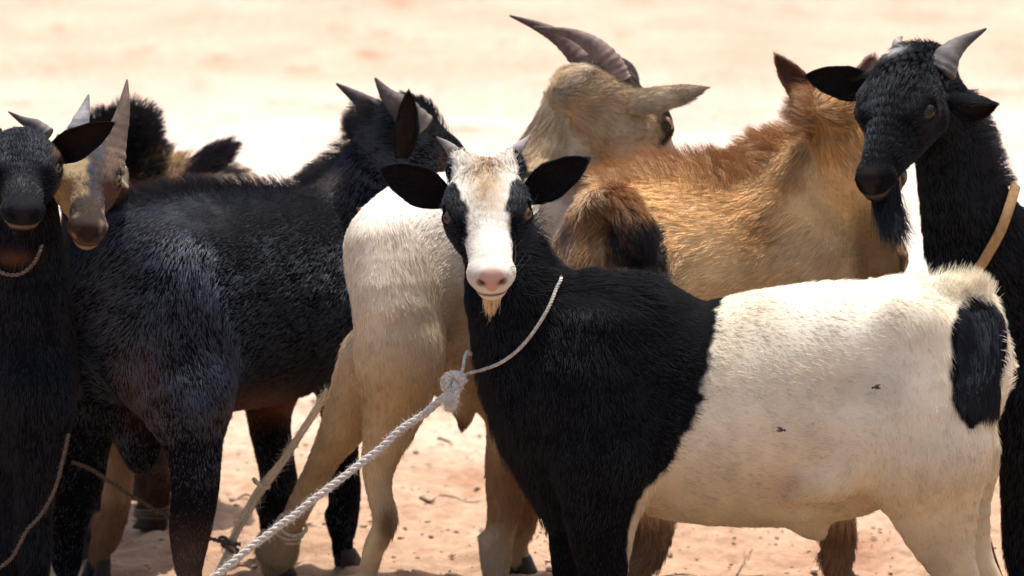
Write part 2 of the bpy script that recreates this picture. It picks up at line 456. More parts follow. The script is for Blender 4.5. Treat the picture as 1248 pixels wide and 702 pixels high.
def grow(V, F, nv, area, fl, coat, n, length, lift, rad, seed, gravity=0.25, clump=0.35, dens=None, droop=0.0, K=4, cell=0.011, wild=1.0):
    """hair roots scattered over the surface; returns pts, radius, colours"""
    r = np.random.default_rng(seed)
    w = area.copy()
    if dens is not None: w = w*dens[F].mean(1)
    p = np.cumsum(w); p /= p[-1]
    f = np.searchsorted(p, r.random(n))
    u = r.random(n); v = r.random(n)
    q = F[f]
    W = np.stack([(1-u)*(1-v), u*(1-v), u*v, (1-u)*v], 1)[..., None]
    root = (V[q]*W).sum(1); nn = nrm((nv[q]*W).sum(1)); ff = (fl[q]*W).sum(1); cc = (coat[q]*W).sum(1)
    Ln = (length[q]*W[..., 0]).sum(1); lf = (lift[q]*W[..., 0]).sum(1)
    t = ff + wild*np.stack([0.26*noise3(root, 0.05, s+seed) + 0.18*noise3(root, 0.016, s+9+seed) for s in range(3)], 1)
    t[:, 2] -= gravity
    t = nrm(t - nn*np.sum(t*nn, 1, keepdims=True))
    t = nrm(t + (0.13+.25*(np.mean(lf) > 1.0))*r.standard_normal((n, 3)))
    lf = lf*(1+0.35*wild*noise3(root, 0.025, 31+seed))
    d0 = nrm(t + nn*lf[:, None])
    L = Ln*(0.7+0.5*r.random(n))*(1+0.32*noise3(root, 0.025, 40+seed))
    s = np.linspace(0, 1, K)[None, :, None]
    bend = -nn*np.minimum(lf*0.45, .14)[:, None] + np.array([0, 0, -droop])[None]
    pts = (root-nn*0.001)[:, None]+L[:, None, None]*(s*d0[:, None]+s*s*bend[:, None])
    if clump > 0:
        g = np.floor(root/cell+0.35*np.stack([noise3(root, 0.02, 77+i) for i in range(3)], 1)).astype(np.int64)
        key = g[:, 0]*1000003+g[:, 1]*10007+g[:, 2]
        _, inv = np.unique(key, return_inverse=True); inv = inv.ravel()
        cn = np.bincount(inv)
        for j in range(1, K):
            sj = (j/(K-1))**1.3*clump
            m = np.stack([np.bincount(inv, pts[:, j, k])/cn for k in range(3)], 1)
            pts[:, j] = pts[:, j]*(1-sj)+m[inv]*sj
        cv = 1+0.14*(hash3(g[:, 0], g[:, 1], g[:, 2], 5)-0.5)*2
    else: cv = np.ones(n)
    cc = cc*(cv*(1+0.16*r.standard_normal(n)))[:, None]
    return pts, np.full(n, rad)*(0.7+0.6*r.random(n)), np.clip(cc, 0, 1)

# ------------------------------------------------------------------ goat parts
class Head:
    """head frame: x towards the nose, y to the goat's left, z out of the forehead; unit L = poll to nose"""
    def __init__(s, O, f, lat, L, w=1.0):
        s.O = np.asarray(O, float); s.f = nrm(f); lat = np.asarray(lat, float)
        s.l = nrm(lat - s.f*np.dot(lat, s.f)); s.u = np.cross(s.f, s.l); s.L = L; s.w = w
        if s.u[2] < 0: s.u = -s.u          # keep the dorsal side up, whichever way lat points
        s.M = np.stack([s.f, s.l, s.u], 0)
    def p(s, x, y, z): return s.O + s.L*(s.f*x + s.l*y*s.w + s.u*z)
    def loc(s, Q): return ((Q-s.O)@s.M.T)/s.L/np.array([1, s.w, 1])
    def build(s, B, muzzle=1.0):
        L, w = s.L, s.w
        def ch(pts, ru, rs, **kw):
            B.add([s.p(*q) for q in pts], np.array(ru)*L, np.array(rs)*L*w, lat=s.l, **kw)
        mz = muzzle
        ch([(.99, 0, -.185), (.87, 0, -.175), (.66, 0, -.165), (.46, 0, -.15), (.24, 0, -.14), (.04, 0, -.18), (-.12, 0, -.27)],
           [.085*mz, .105*mz, .135, .175, .20, .20, .17], [.115*mz, .125*mz, .145, .205, .245, .215, .18], k=.02)
        ch([(.96, 0, -.285), (.75, 0, -.32), (.48, 0, -.36), (.24, 0, -.37), (.08, 0, -.36)], [.055, .065, .10, .13, .11], [.08*mz, .10, .155, .19, .16], k=.025)
        for e in (-1, 1):
            ch([(.52, .17*e, -.065), (.40, .215*e, -.05), (.27, .20*e, -.05)], [.04, .05, .04], [.05, .06, .05], k=.02, flow=False)
            ch([(.42, .200*e, -.128), (.465, .195*e, -.133)], [.072, .072], [.070, .070], k=.012, flow=False, rigid=True)
            ch([(.5, .14*e, -.25), (.33, .185*e, -.27)], [.06, .09], [.05, .07], k=.03, flow=False)      # cheek
            c, r, out, fw, up = s.eye(e)
            B.add([c+out*r*1.05-fw*r*.5, c+out*r*1.05+fw*r*.5], r*.62, r*.50, lat=out, k=.003, op='cut', rigid=True)
            for sg, hh in ((1, .62), (-1, .50)):
                lid = [c+r*1.02*(nrm(out*.80*math.cos(a_)+fw*math.sin(a_)*.95+up*sg*hh*math.cos(a_))) for a_ in np.linspace(-1.15, 1.15, 6)]
                B.add(lid, r*(.20 if sg > 0 else .15), lat=out, k=.004, flow=False)
            B.add([s.p(.985, .050*e*mz, -.165), s.p(.93, .095*e*mz, -.20)], .050*L*mz, .045*L*mz, lat=s.l, k=.012, flow=False, rigid=True)
            ch([(1.0, .045*e, -.235), (.92, .095*e, -.245)], [.042, .04], [.05, .045], k=.008, flow=False, rigid=True)       # lip pads
            B.add([s.p(1.095, .034*e*mz, -.208), s.p(1.08, .058*e*mz, -.188), s.p(1.045, .092*e*mz, -.158)], np.array([.018, .024, .013])*L*mz, np.array([.018, .024, .013])*L*mz, lat=s.u, k=.003, op='cut')
        B.add([s.p(.84, -.16*mz, -.262), s.p(.95, -.115*mz, -.285), s.p(1.07, -.03, -.278), s.p(1.07, .03, -.278), s.p(.95, .115*mz, -.285), s.p(.84, .16*mz, -.262)], .010*L, .012*L, lat=s.u, k=.004, op='cut')
        ch([(1.0, 0, -.305), (.93, 0, -.33)], [.048, .05], [.06, .06], k=.015, flow=False, rigid=True)
    def eye(s, e):
        out = nrm(s.l*e*.78 + s.f*.30 + s.u*.50); fw = nrm(s.f - out*np.dot(out, s.f)); up = np.cross(out, fw)
        if np.dot(up, s.u) < 0: up = -up
        return s.p(.445, .206*e, -.112), s.L*.074, out, fw, up

def eyeball(h, e, root, iris=(.33, .17, .05)):
    c, r, out, fw, up = h.eye(e)
    nu, nv = 26, 36
    th = np.linspace(0.001, np.pi-0.001, nu)[:, None]; ph = np.linspace(0, 2*np.pi, nv, endpoint=False)[None]
    a = np.sin(th)*np.cos(ph); b = np.sin(th)*np.sin(ph); z = np.cos(th)+0*ph
    bulge = 1+0.08*np.clip(z, 0, 1)**6
    V = (c+r*bulge[..., None]*(a[..., None]*fw+b[..., None]*up+z[..., None]*out)).reshape(-1, 3)
    F = grid_faces(nu, nv)
    a, b, z = a.ravel(), b.ravel(), (z*np.ones_like(a)).ravel()
    col = np.tile(np.array([.06, .045, .035]), (len(V), 1))
    ir = (z > 0.55); col[ir] = iris
    rim = (z > 0.55) & (z < 0.66); col[rim] = (.03, .018, .01)
    pu = (np.abs(a) < 0.42) & (np.abs(b) < 0.17) & (z > 0); col[pu] = (.004, .004, .004)
    return mesh_np('eye', V, F, M_EYE, root, col)

def horn(root, pts, r0, col=(.22, .17, .13), col2=None, flat=0.75, ref=(0, 1, 0), rings=14, amp=.05, taper=1.0):
    C, _ = catmull(pts, np.zeros((len(pts), 1)), 14)
    n = len(C); t = np.linspace(0, 1, n)
    r = r0*(1-t**1.4*0.93)*taper
    nv = 20
    ring = 1+amp*.75*(np.sin(t*rings*2*np.pi+1.5*np.sin(t*9))+.5*np.sin(t*rings*3.7))*(1-t)**0.7
    V, F = tube(C, r*ring*flat, r*ring, ref, nv)
    col2 = col2 or tuple(c*0.35 for c in col)
    tt = np.concatenate([np.repeat(t, nv), [0, 1]])[:, None]
    cc = np.array(col)*(1-tt)+np.array(col2)*tt
    cc *= (1+0.05*np.sin(tt*rings*2*np.pi))
    cc = cc*(1+.28*noise3(V*np.array([1, 1, 2.2]), .007, 91)+.22*noise3(V, .020, 92))[:, None]
    return quads_tris('horn', V, F, M_HORN, root, np.clip(cc, .01, 1))

def ear(root, base, tip, width, face, col, inner=None, cup=0.35, droop=0.0, fold=0.0, n=22, seed=0, furn=1500, flen=.008, peak=.45):
    """a cupped leaf: face = direction the open side looks"""
    base, tip = np.asarray(base, float), np.asarray(tip, float); ax = tip-base; L = np.linalg.norm(ax); A = ax/L
    face = np.asarray(face, float); Nf = nrm(face - A*np.dot(A, face)); Wd = np.cross(A, Nf)
    u = np.linspace(0, 1, n); m = 13; v = np.linspace(-1, 1, m)
    prof = np.interp(u, [0, .12, .3, peak, .75, .9, 1.0], [.42, .66, .92, 1.0, .74, .42, .05])
    cupf = cup*(1-0.45*u)
    U_, V_ = np.meshgrid(u, v, indexing='ij')
    ww = width*0.5*prof[:, None]
    ang = V_*(0.5+1.9*cupf[:, None])
    R_ = ww/np.maximum(np.sin(np.minimum(0.5+1.9*cupf[:, None], 1.57)), .3)
    xx = R_*np.sin(ang); zz = -R_*(1-np.cos(ang))*-1.0
    cen = base+A*(U_*L)[..., None]
    ddown = np.array([0, 0, -1.0])
    off = (U_**2*droop*L)[..., None]*ddown
    mid = cen+Wd*xx[..., None]+Nf*zz[..., None]+off-Nf*(fold*L*(U_**2))[..., None]
    th = 0.0028*(1-0.55*np.abs(V_)**2)*(1-0.5*U_)+0.0006
    # normals
    du = np.gradient(mid, axis=0); dv = np.gradient(mid, axis=1); nn = nrm(np.cross(dv, du))
    if np.mean(np.sum(nn*Nf, -1)) < 0: nn = -nn
    front = (mid+nn*th[..., None]).reshape(-1, 3); back = (mid-nn*th[..., None]).reshape(-1, 3)
    V = np.vstack([front, back]); k = n*m
    F = grid_faces(n, m, wrap_v=False); Fb = F[:, ::-1]+k
    edge = [(i*m, (i+1)*m) for i in range(n-1)]
    e1 = np.array([[a, b, b+k, a+k] for a, b in edge]); e2 = np.array([[b+m-1, a+m-1, a+m-1+k, b+m-1+k] for a, b in edge])
    e3 = np.array([[(n-1)*m+j, (n-1)*m+j+1, (n-1)*m+j+1+k, (n-1)*m+j+k] for j in range(m-1)])
    F = np.vstack([F, Fb, e1, e2, e3])
    if np.dot(np.cross(V[F[0, 2]]-V[F[0, 0]], V[F[0, 3]]-V[F[0, 1]]), nn[0, 0]) < 0: F = F[:, ::-1]
    inner = inner if inner is not None else col
    cols = np.vstack([np.tile(inner, (k, 1)), np.tile(col, (k, 1))]).astype(float)
    edgeb = np.tile(np.abs(V_).ravel() > .8, 2); cols[edgeb] = col
    cols *= (1+0.2*noise3(V, 0.01, 3))[:, None]*(1-.45*sm(np.tile(U_.ravel(), 2), .6, 1.0))[:, None]
    o = mesh_np('ear', V, F, M_SKIN, root, cols)
    nv, area = vnormals(V, F)
    fl = np.tile(A, (len(V), 1))
    ln = np.full(len(V), flen); back_m = np.concatenate([np.full(k, .35), np.ones(k)])
    pts, rad, cc = grow(V, F, nv, area, fl, cols, furn, ln, np.full(len(V), .35), .00022, 5+seed, gravity=0, clump=.2, dens=back_m)
    f = make_curves('ear_hair', pts, rad, cc, root)
    f.parent = o; f.matrix_parent_inverse = Matrix.Identity(4)
    return o

def hoof(root, pos, fwd, size=.03, col=(.05, .04, .035)):
    """two-toed hoof: pair of wedges joined at the coronet"""
    pos = np.asarray(pos, float); f = nrm([fwd[0], fwd[1], 0]); sd_ = np.array([-f[1], f[0], 0]); up = np.array([0, 0, 1.0])
    parts = []
    for e in (-1, 1):
        rows = []
        for t in np.linspace(0, 1, 7):
            z = size*1.15*(1-t); grow_ = 0.62+0.38*t
            ring = []
            for a in np.linspace(0, 2*np.pi, 14, endpoint=False):
                x = math.cos(a); y = math.sin(a)
                lx = size*0.85*grow_*x*(1.15 if x > 0 else 0.8)+size*0.35*t; ly = size*0.42*grow_*y*(1-.25*max(x, 0))
                ring.append(pos+f*lx+sd_*(ly+e*size*0.42)+up*z)
            rows.append(ring)
        V = np.array(rows).reshape(-1, 3); F = grid_faces(7, 14)
        a_ = len(V); V = np.vstack([V, np.mean(rows[0], 0), np.mean(rows[-1], 0)])
        j = np.arange(14); j2 = (j+1) % 14
        F = np.vstack([F, np.stack([j2, j, np.full(14, a_), np.full(14, a_)], 1), np.stack([84+j, 84+j2, np.full(14, a_+1), np.full(14, a_+1)], 1)])
        parts.append((V, F))
    V, F, _ = merge(parts)
    return quads_tris('hoof', V, F, M_HORN, root, np.tile(col, (len(V), 1)))

def px_pts(rows):
    """rows: (px, py, d, r_up_px, r_side_px) -> points and radii in metres"""
    pts, ru, rs = [], [], []
    for r in rows:
        pts.append(P(r[0], r[1], r[2])); k = PXM(r[2]); ru.append(r[3]*k); rs.append((r[4] if len(r) > 4 else r[3])*k)
    return pts, ru, rs

def strands(g, name, h, xr, yw, z, tip, spread, n, rad, col, seed=4):
    r = np.random.default_rng(seed); L = h.L
    a = r.uniform(xr[0], xr[1], n); b = r.uniform(-yw, yw, n)
    root = h.O+L*(h.f[None]*a[:, None]+h.l[None]*b[:, None]*h.w+h.u[None]*(z+.02*r.random(n))[:, None])
    end = np.asarray(tip)[None]+spread*r.standard_normal((n, 3)); f = (.45+.6*r.random(n))[:, None]
    end = root+(end-root)*f
    s = np.linspace(0, 1, 6)[None, :, None]
    bow = (h.f*.010+np.array([0, 0, -.004]))[None]+.004*r.standard_normal((n, 3))
    pts = root[:, None]*(1-s)+end[:, None]*s+4*s*(1-s)*bow[:, None]*.6
    return make_curves(name, pts, np.full(n, rad), np.tile(col, (n, 1))*(.7+.6*r.random((n, 1))), g.root)

class Goat:
    def __init__(s, label, base, res, fwd):
        s.root = bpy.data.objects.new('goat', None); COL.objects.link(s.root)
        s.root.location = tuple(base); s.root.empty_display_size = .1
        s.root['label'] = label; s.root['category'] = 'goat'; s.root['group'] = 'goats in the tethered herd'
        s.B = Body(res); s.fwd = nrm([fwd[0], fwd[1], 0]); s.lat = np.array([-s.fwd[1], s.fwd[0], 0]); s.feet = []
        bpy.context.view_layer.update()
    def chain(s, rows, k=.03, lat=None, **kw):
        pts, ru, rs = px_pts(rows)
        s.B.add(pts, ru, rs, lat=s.lat if lat is None else lat, k=k, **kw)
    def leg(s, rows, foot, k=.03, hoofc=(.05, .04, .035), hs=.026, pastern=.015, ffwd=None, pz=(.085, .055, .026)):
        """rows in pixels down to the cannon bone; foot = (px, d) on the ground"""
        pts, ru, rs = px_pts(rows)
        g = GR(foot[0], foot[1], 0.0)
        fw = s.fwd if ffwd is None else nrm(ffwd)
        pts += [g+np.array([0, 0, pz[0]])-fw*.012, g+np.array([0, 0, pz[1]])-fw*.004, g+np.array([0, 0, pz[2]])]
        ru += [pastern*1.25, pastern*1.05, pastern*1.15]; rs += [pastern*1.15, pastern, pastern*1.1]
        s.B.add(pts, ru, rs, lat=s.lat, k=k)
        hoof(s.root, g, fw, hs, hoofc)
    def finish(s, coat, length=.012, lift=.30, n=60000, rad=.0003, seed=1, lenf=None, liftf=None, densf=None, gravity=.25, clump=.35, extra=None, droop=.05, skin_dark=.8, fmat=None, cell=.011, fineres=.0034, wild=1.0):
        if hasattr(s, 'head') and fineres:
            hp = np.array([s.head.p(x, y, z) for x in (-.1, 1.12) for y in (-.3, .3) for z in (.02, -.42)])
            s.B.fine = (hp.min(0), hp.max(0), fineres)
        V, F, fl = s.B.extract()
        nv, area = vnormals(V, F)
        X, Y = proj(V)
        ctx = dict(V=V, n=nv, X=X, Y=Y, head=s.head.loc(V) if hasattr(s, 'head') else None)
        s.ctx = ctx
        c = coat(ctx)
        c = c*(1+0.13*noise3(V, 0.06, 11)+0.09*noise3(V, 0.018, 12))[:, None]
        dust = sm(V[:, 2], .34, .12)*sm(noise3(V, .05, 33), -.4, .5); c = mixc(c, (.22, .13, .085), .28*dust*np.clip(c.mean(1)*4+.04, 0, 1))
        if hasattr(s, 'head'):
            for e in (-1, 1):
                ec, er, eo = s.head.eye(e)[:3]; dd = np.linalg.norm(V-(ec+eo*er*.5), axis=1)/er
                c = mixc(c, c.min(0)*.5+.006, .9*sm(dd, 1.55, 1.0))
        if hasattr(s, 'head'):
            hq = s.head.loc(V)
            for e in (-1, 1):
                nd = np.linalg.norm((hq-np.array([1.065, .068*e, -.182]))/np.array([.05, .030, .026]), axis=1)
                c = mixc(c, np.minimum(c.mean(0)*.3, (.07, .03, .025)), .65*sm(nd, 1.3, .6))
            ml = np.exp(-((hq[:, 2]+.279-.02*np.clip(np.abs(hq[:, 1])-.1, 0, 1))/.010)**2)*(hq[:, 0] > .80)*(hq[:, 0] < 1.2)*(np.abs(hq[:, 1]) < .2)
            c = mixc(c, c.min(0)*.5+.01, .7*ml)
        bm = mesh_np('body', V, F, M_SKIN, s.root, c*skin_dark)
        ln = np.full(len(V), length)
        if lenf: ln = lenf(ctx, ln)
        lf = np.full(len(V), lift)
        if liftf: lf = liftf(ctx, lf)
        de = np.ones(len(V))
        if hasattr(s, 'head'):
            h = ctx['head']
            for e in (-1, 1):
                dd = np.linalg.norm((h-np.array([.45, .252*e, -.095]))*np.array([.8, s.head.w, 1.2]), axis=1)
                de *= sm(dd, .040, .062)
            hm = sm(h[:, 0], .0, .3)*(np.abs(h[:, 1]) < .5)*(h[:, 2] > -.62)*(h[:, 2] < .3)*(h[:, 0] < 1.25)
            ln = ln*(1-hm)+np.minimum(ln, .0085)*hm*(1-.5*sm(h[:, 0], .7, 1.05))
            pad = padmask(h)
            de *= 1-pad
            de *= 1+hm*1.5
            s.hm = hm
        if densf: de = densf(ctx, de)
        pts, rr, cc = grow(V, F, nv, area, fl, c, n, ln, lf, rad, seed, gravity=gravity, clump=clump, dens=de, droop=droop, cell=cell, wild=wild)
        make_curves('fur', pts, rr, cc, s.root, fmat)
        s.V, s.F, s.nv, s.area, s.fl, s.c = V, F, nv, area, fl, c
        if extra: extra(s)
        return s
    def tuft(s, name, sel, n, length, direction, cols, rad=.0003, seed=3, lift=.3, flow=0.5, droop=.2, K=5, clump=.5, cell=.012):
        """extra long hair where sel (0..1 per vertex) says"""
        fl = nrm(s.fl*flow+np.asarray(direction)[None])
        c = s.c if cols is None else np.tile(cols, (len(s.V), 1))
        pts, rr, cc = grow(s.V, s.F, s.nv, s.area, fl, c, n, np.full(len(s.V), length), np.full(len(s.V), lift), rad, seed, gravity=0, clump=clump, dens=sel+1e-9, droop=droop, K=K, cell=cell)
        return make_curves(name, pts, rr, cc, s.root)

BLACK = np.array([.0034, .0034, .0040]); CREAM = np.array([.84, .76, .60]); TAN = np.array([.42, .28, .15]); GINGER = np.array([.46, .24, .09])

def vw(r, u, a): return nrm(VX*r + VU*u + VF*a)
def hpt(px, py, d): return P(px, py, d)
def horn_px(root, rows, r0, **kw):
    return horn(root, [P(*r) for r in rows], r0, **kw)

# ================================================================== the goats
# ---- front goat: black forequarters, white hindquarters
def goat_front():
    g = Goat('black and white goat looking at the camera, roped at the neck, nearest of the herd', (0.28, 0, 0), .0042, (-1, 0, 0))
    # torso, chest to rump
    g.chain([(712, 455, 0, 110, 66), (765, 478, 0, 136, 84), (850, 503, 0, 137, 98), (935, 498, 0, 147, 106), (1020, 487, 0, 147, 104), (1090, 468, 0, 130, 92), (1142, 452, 0, 106, 80)], n=4)
    g.chain([(1120, 400, 0, 55, 60), (1168, 402, 0, 46, 52), (1182, 440, 0, 40, 50)], k=.05)
    g.chain([(692, 470, 0, 80, 60), (680, 540, 0, 62, 50), (700, 600, 0, 50, 50)], k=.05, fl=(0.2, 0, -1))
    # neck: from the head down into the shoulder
    g.chain([(602, 262, .035, 42, 44), (618, 330, .02, 50, 48), (650, 400, .0, 66, 56), (690, 455, 0, 98, 62)], k=.035)
    g.chain([(616, 370, 0, 40, 40), (640, 450, 0, 52, 45), (668, 520, 0, 55, 45)], k=.04, fl=(0.15, 0, -1))
    g.chain([(668, 380, .0, 30, 35), (715, 375, 0, 42, 42), (780, 385, 0, 45, 45)], k=.04)
    # shoulder blades and upper arms
    for d in (-.055, .055):
        g.chain([(735, 400, d, 50, 24), (725, 480, d*1.3, 70, 34), (735, 560, d*1.3, 62, 36)], k=.04, fl=(.05, 0, -1))
    g.leg([(745, 560, -.085, 62, 40), (733, 630, -.085, 46, 34), (735, 690, -.085, 32, 27), (738, 725, -.08, 25, 24), (738, 745, -.08, 20, 19), (738, 775, -.08, 14, 15)], (736, -.085))
    g.leg([(715, 560, .08, 58, 40), (702, 640, .08, 36, 32), (700, 700, .08, 27, 25), (700, 722, .08, 24, 23), (702, 745, .08, 17, 17), (702, 770, .08, 14, 14)], (698, .085))
    # hind legs
    for d in (-.065, .065):
        s = 0 if d < 0 else 16
        g.chain([(1110, 420, d, 62, 34), (1120+s*.5, 500, d*1.25, 84, 46), (1130+s*.5, 570, d*1.35, 74, 46)], k=.045, fl=(.1, 0, -1))
    g.leg([(1130, 560, -.085, 72, 44), (1140, 625, -.085, 54, 34), (1157, 680, -.085, 33, 24), (1176, 716, -.085, 23, 17), (1186, 738, -.085, 21, 15), (1184, 775, -.085, 14, 13)], (1170, -.085))
    g.leg([(1150, 560, .085, 66, 44), (1165, 625, .085, 44, 32), (1186, 680, .085, 25, 22), (1206, 716, .085, 20, 16), (1214, 738, .085, 19, 14), (1212, 775, .085, 13, 12)], (1198, .085))
    # flank fold, belly, sheath
    g.chain([(1062, 545, -.10, 20, 14), (1020, 590, -.108, 18, 12), (965, 598, -.104, 14, 9)], k=.03)
    g.chain([(975, 618, -.05, 20, 24), (985, 640, -.03, 15, 16), (996, 648, -.02, 11, 12)], k=.025, fl=(.4, 0, -1))
    g.chain([(1095, 385, -.065, 20, 16), (1125, 392, -.075, 18, 14)], k=.04, flow=False)             # hip bone
    g.B.add([P(1030, 430, -.180), P(1045, 470, -.185)], .055, .052, lat=(0, 1, 0), k=.06, op='cut', rigid=True)   # hollow of the flank
    # tail, laid down over the rump
    g.chain([(1155, 356, -.01, 22, 24), (1182, 366, -.02, 25, 24), (1200, 398, -.05, 27, 17), (1196, 440, -.075, 28, 14), (1187, 475, -.085, 25, 11), (1184, 494, -.085, 14, 8)], k=.012)
    h = g.head = Head(P(590, 199, -.055), vw(.045, -.615, -.79), vw(1, .045, 0), .212, 1.06)
    h.build(g.B, muzzle=1.05)
    g.chain([(560, 203, -.03, 18, 18), (560, 190, -.03, 9, 9)], k=.02, flow=False); g.chain([(624, 203, -.03, 18, 18), (624, 190, -.03, 9, 9)], k=.02, flow=False)
    YB = [300, 345, 362, 400, 440, 480, 520, 560, 590, 612, 630, 830]; XB = [905, 893, 884, 868, 860, 857, 846, 820, 792, 772, 768, 768]
    def coat(c):
        V, X, Y = c['V'], c['X'], c['Y']
        nz = 8*noise3(V, .035, 21)+6*noise3(V, .011, 22)
        xb = np.interp(Y, YB, XB)+nz
        m = sm(X-xb, -3, 3)
        white = np.tile(CREAM, (len(V), 1))
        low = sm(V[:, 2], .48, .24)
        white = mixc(white, (.58, .45, .26), low*.85)  # warm bounce off the earth, with some dirt, painted into the lower coat
        white = mixc(white, (.62, .50, .31), .45*sm(noise3(V, .11, 5), .0, .6))
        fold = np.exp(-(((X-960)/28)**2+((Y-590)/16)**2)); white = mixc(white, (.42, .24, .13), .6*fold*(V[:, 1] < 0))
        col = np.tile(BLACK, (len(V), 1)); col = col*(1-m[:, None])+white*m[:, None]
        # tail
        tx = np.interp(Y, [350, 362, 395, 440, 480, 520], [1182, 1190, 1194, 1192, 1187, 1184]); tw = np.interp(Y, [352, 375, 400, 445, 485, 508, 522], [8, 25, 33, 35, 28, 17, 5])
        t = sm(tw+nz*.5-np.abs(X-tx), -3, 3)*sm(Y, 356, 362)*(Y < 524)*(V[:, 1] < .02)
        tback = (V[:, 1] < .02)*1.0
        col = mixc(col, BLACK, t*1.0*tback)
        # head
        q = c['head']; hx, hy, hz = q.T
        hw = np.interp(hx, [-.2, 0, .2, .38, .5, .62, .75, .85, 1.1], [.17, .20, .185, .14, .115, .125, .17, .26, .3])
        hn = .02*noise3(V, .012, 8)
        bl = sm(hw-np.abs(hy)+hn, -.012, .012)*sm(hz+hn*2, np.interp(hx, [0, .7, .8], [-.24, -.24, -.5]), np.interp(hx, [0, .7, .8], [-.18, -.2, -.45]))*(hx < 1.2)*(np.abs(hy) < .4)*(hz < .3)*(hz > -.55)*(hx > -.13)
        wc = np.tile(np.array([.68, .63, .54]), (len(V), 1))
        st = np.exp(-((hy/.095)**2))*sm(hx, .60, .25)*sm(hx, -.12, .02)*(.75+.35*noise3(V, .01, 61))
        st = np.clip(1.15*np.exp(-(hy/.115)**2)*sm(hx, .68, .36)*(.8+.3*noise3(V, .01, 61)), 0, 1); wc = mixc(wc, (.30, .18, .075), .88*st); wc = mixc(wc, (.55, .42, .28), .35*sm(noise3(V*np.array([3, 1, .6]), .010, 62), .1, .6))
        wc = mixc(wc, (.55, .36, .18), .8*sm(hz, -.33, -.38)*(hx > .6))
        col = col*(1-bl[:, None])+wc*bl[:, None]
        pad = padmask(q)*(np.abs(hy) < .3)
        col = mixc(col, (.56, .33, .27), pad*.95)
        nos = np.exp(-(((hx-1.05)/.06)**2+((np.abs(hy)-.060)/.026)**2+((hz+.180)/.022)**2)); col = mixc(col, (.10, .03, .025), .9*nos)
        lip = np.exp(-((hz+.283)/.012)**2)*(hx > .82)*(hz < 0)*(np.abs(hy) < .2); col = mixc(col, (.25, .11, .09), .75*lip)
        return col
    def lenf(c, L):
        X, Y, V = c['X'], c['Y'], c['V']
        L = L*(1-.35*sm(V[:, 2], .30, .15))
        L = L+.010*sm(Y, 352, 335)*(X > 660)*(X < 1150)*0.5
        L = L+.012*np.exp(-(((X-1190)/40)**2+((Y-350)/22)**2))
        L = L+.006*sm(X, 590, 570)*(Y > 380)
        return L
    def densf(c, d):
        return d*np.where(c['V'][:, 1] > .08, .5, 1.0)*(1+.6*sm(c['X'], 1240, 500))
    def lf(c, l): return l-.06*sm(c['X'], 780, 900)
    def extra(s):
        X, Y, V, q = s.ctx['X'], s.ctx['Y'], s.ctx['V'], s.ctx['head']
        s.tuft('rump_fringe', np.exp(-(((X-1185)/40)**2+((Y-350)/9)**2))*(Y < 368), 1900, .026, (.35, -.1, .9), (.84, .76, .60), lift=1.8, flow=.1, droop=.0, clump=.5, rad=.00024, cell=.009)
        s.tuft('tail_hair', ((np.abs(X-1192) < 26)*(Y > 375)*(Y < 492)*(V[:, 1] < 0)).astype(float), 6000, .024, (.1, 0, -1), tuple(BLACK), lift=.28, flow=.6, clump=.5)
        s.tuft('rump_fringe', ((X > 1216)*(Y > 400)*(Y < 480)).astype(float), 350, .018, (.6, 0, .3), (.8, .7, .55), lift=.8, flow=.3, clump=.5)
        strands(s, 'goatee', h, (.86, .97), .055, -.36, P(597, 382, -.16), .005, 420, .00026, (.66, .52, .34))
        s.tuft('forelock', np.exp(-(((q[:, 0]-.03)/.13)**2+(q[:, 1]/.16)**2))*(q[:, 2] > -.15), 900, .018, vw(0, -.4, -.7), None, lift=.8, flow=-.6, droop=.3, clump=.6)
        s.tuft('mane', np.exp(-((Y-np.interp(X, [640, 700, 860], [330, 338, 360]))/14)**2)*(X > 640)*(X < 800)*(Y < 380), 3000, .030, (.9, 0, .2), tuple(BLACK), lift=.6, flow=.5, droop=.2)
        s.tuft('mane', np.exp(-(((X-655)/16)**2+((Y-310)/26)**2)), 1500, .040, (.9, 0, .3), tuple(BLACK), lift=.6, flow=.2, droop=.15)
        s.tuft('brisket_hair', np.exp(-((X-np.interp(Y, [380, 470, 540, 620], [570, 592, 622, 660]))/14)**2)*(Y > 400)*(Y < 640), 2600, .022, (-.2, 0, -1), tuple(BLACK), lift=.4, flow=.4)
    g.finish(coat, length=.0120, lift=.19, n=280000, rad=.00026, seed=11, lenf=lenf, densf=densf, liftf=lf, extra=extra, clump=.13, cell=.008, fineres=.0019, wild=.7)
    for e in (-1, 1): eyeball(h, e, g.root, iris=(.13, .06, .025))
    horn_px(g.root, [(564, 204, -.02), (556, 190, -.02), (546, 178, -.015), (532, 167, -.005)], .0145, col=(.34, .31, .28), col2=(.16, .14, .13), rings=6)
    horn_px(g.root, [(617, 204, -.02), (624, 189, -.02), (634, 178, -.01), (646, 165, .015)], .0145, col=(.34, .31, .28), col2=(.20, .18, .17), rings=6)
    ear(g.root, P(544, 243, -.03), P(465, 206, -.045), .056, vw(-.15, .1, -1), (.005, .0045, .0045), (.009, .006, .0055), cup=.42, seed=1, furn=3500)
    ear(g.root, P(642, 240, -.03), P(716, 194, -.045), .052, vw(.15, .15, -1), (.005, .0045, .0045), (.009, .006, .0055), cup=.42, seed=2, furn=3500)
    return g
gA = goat_front()

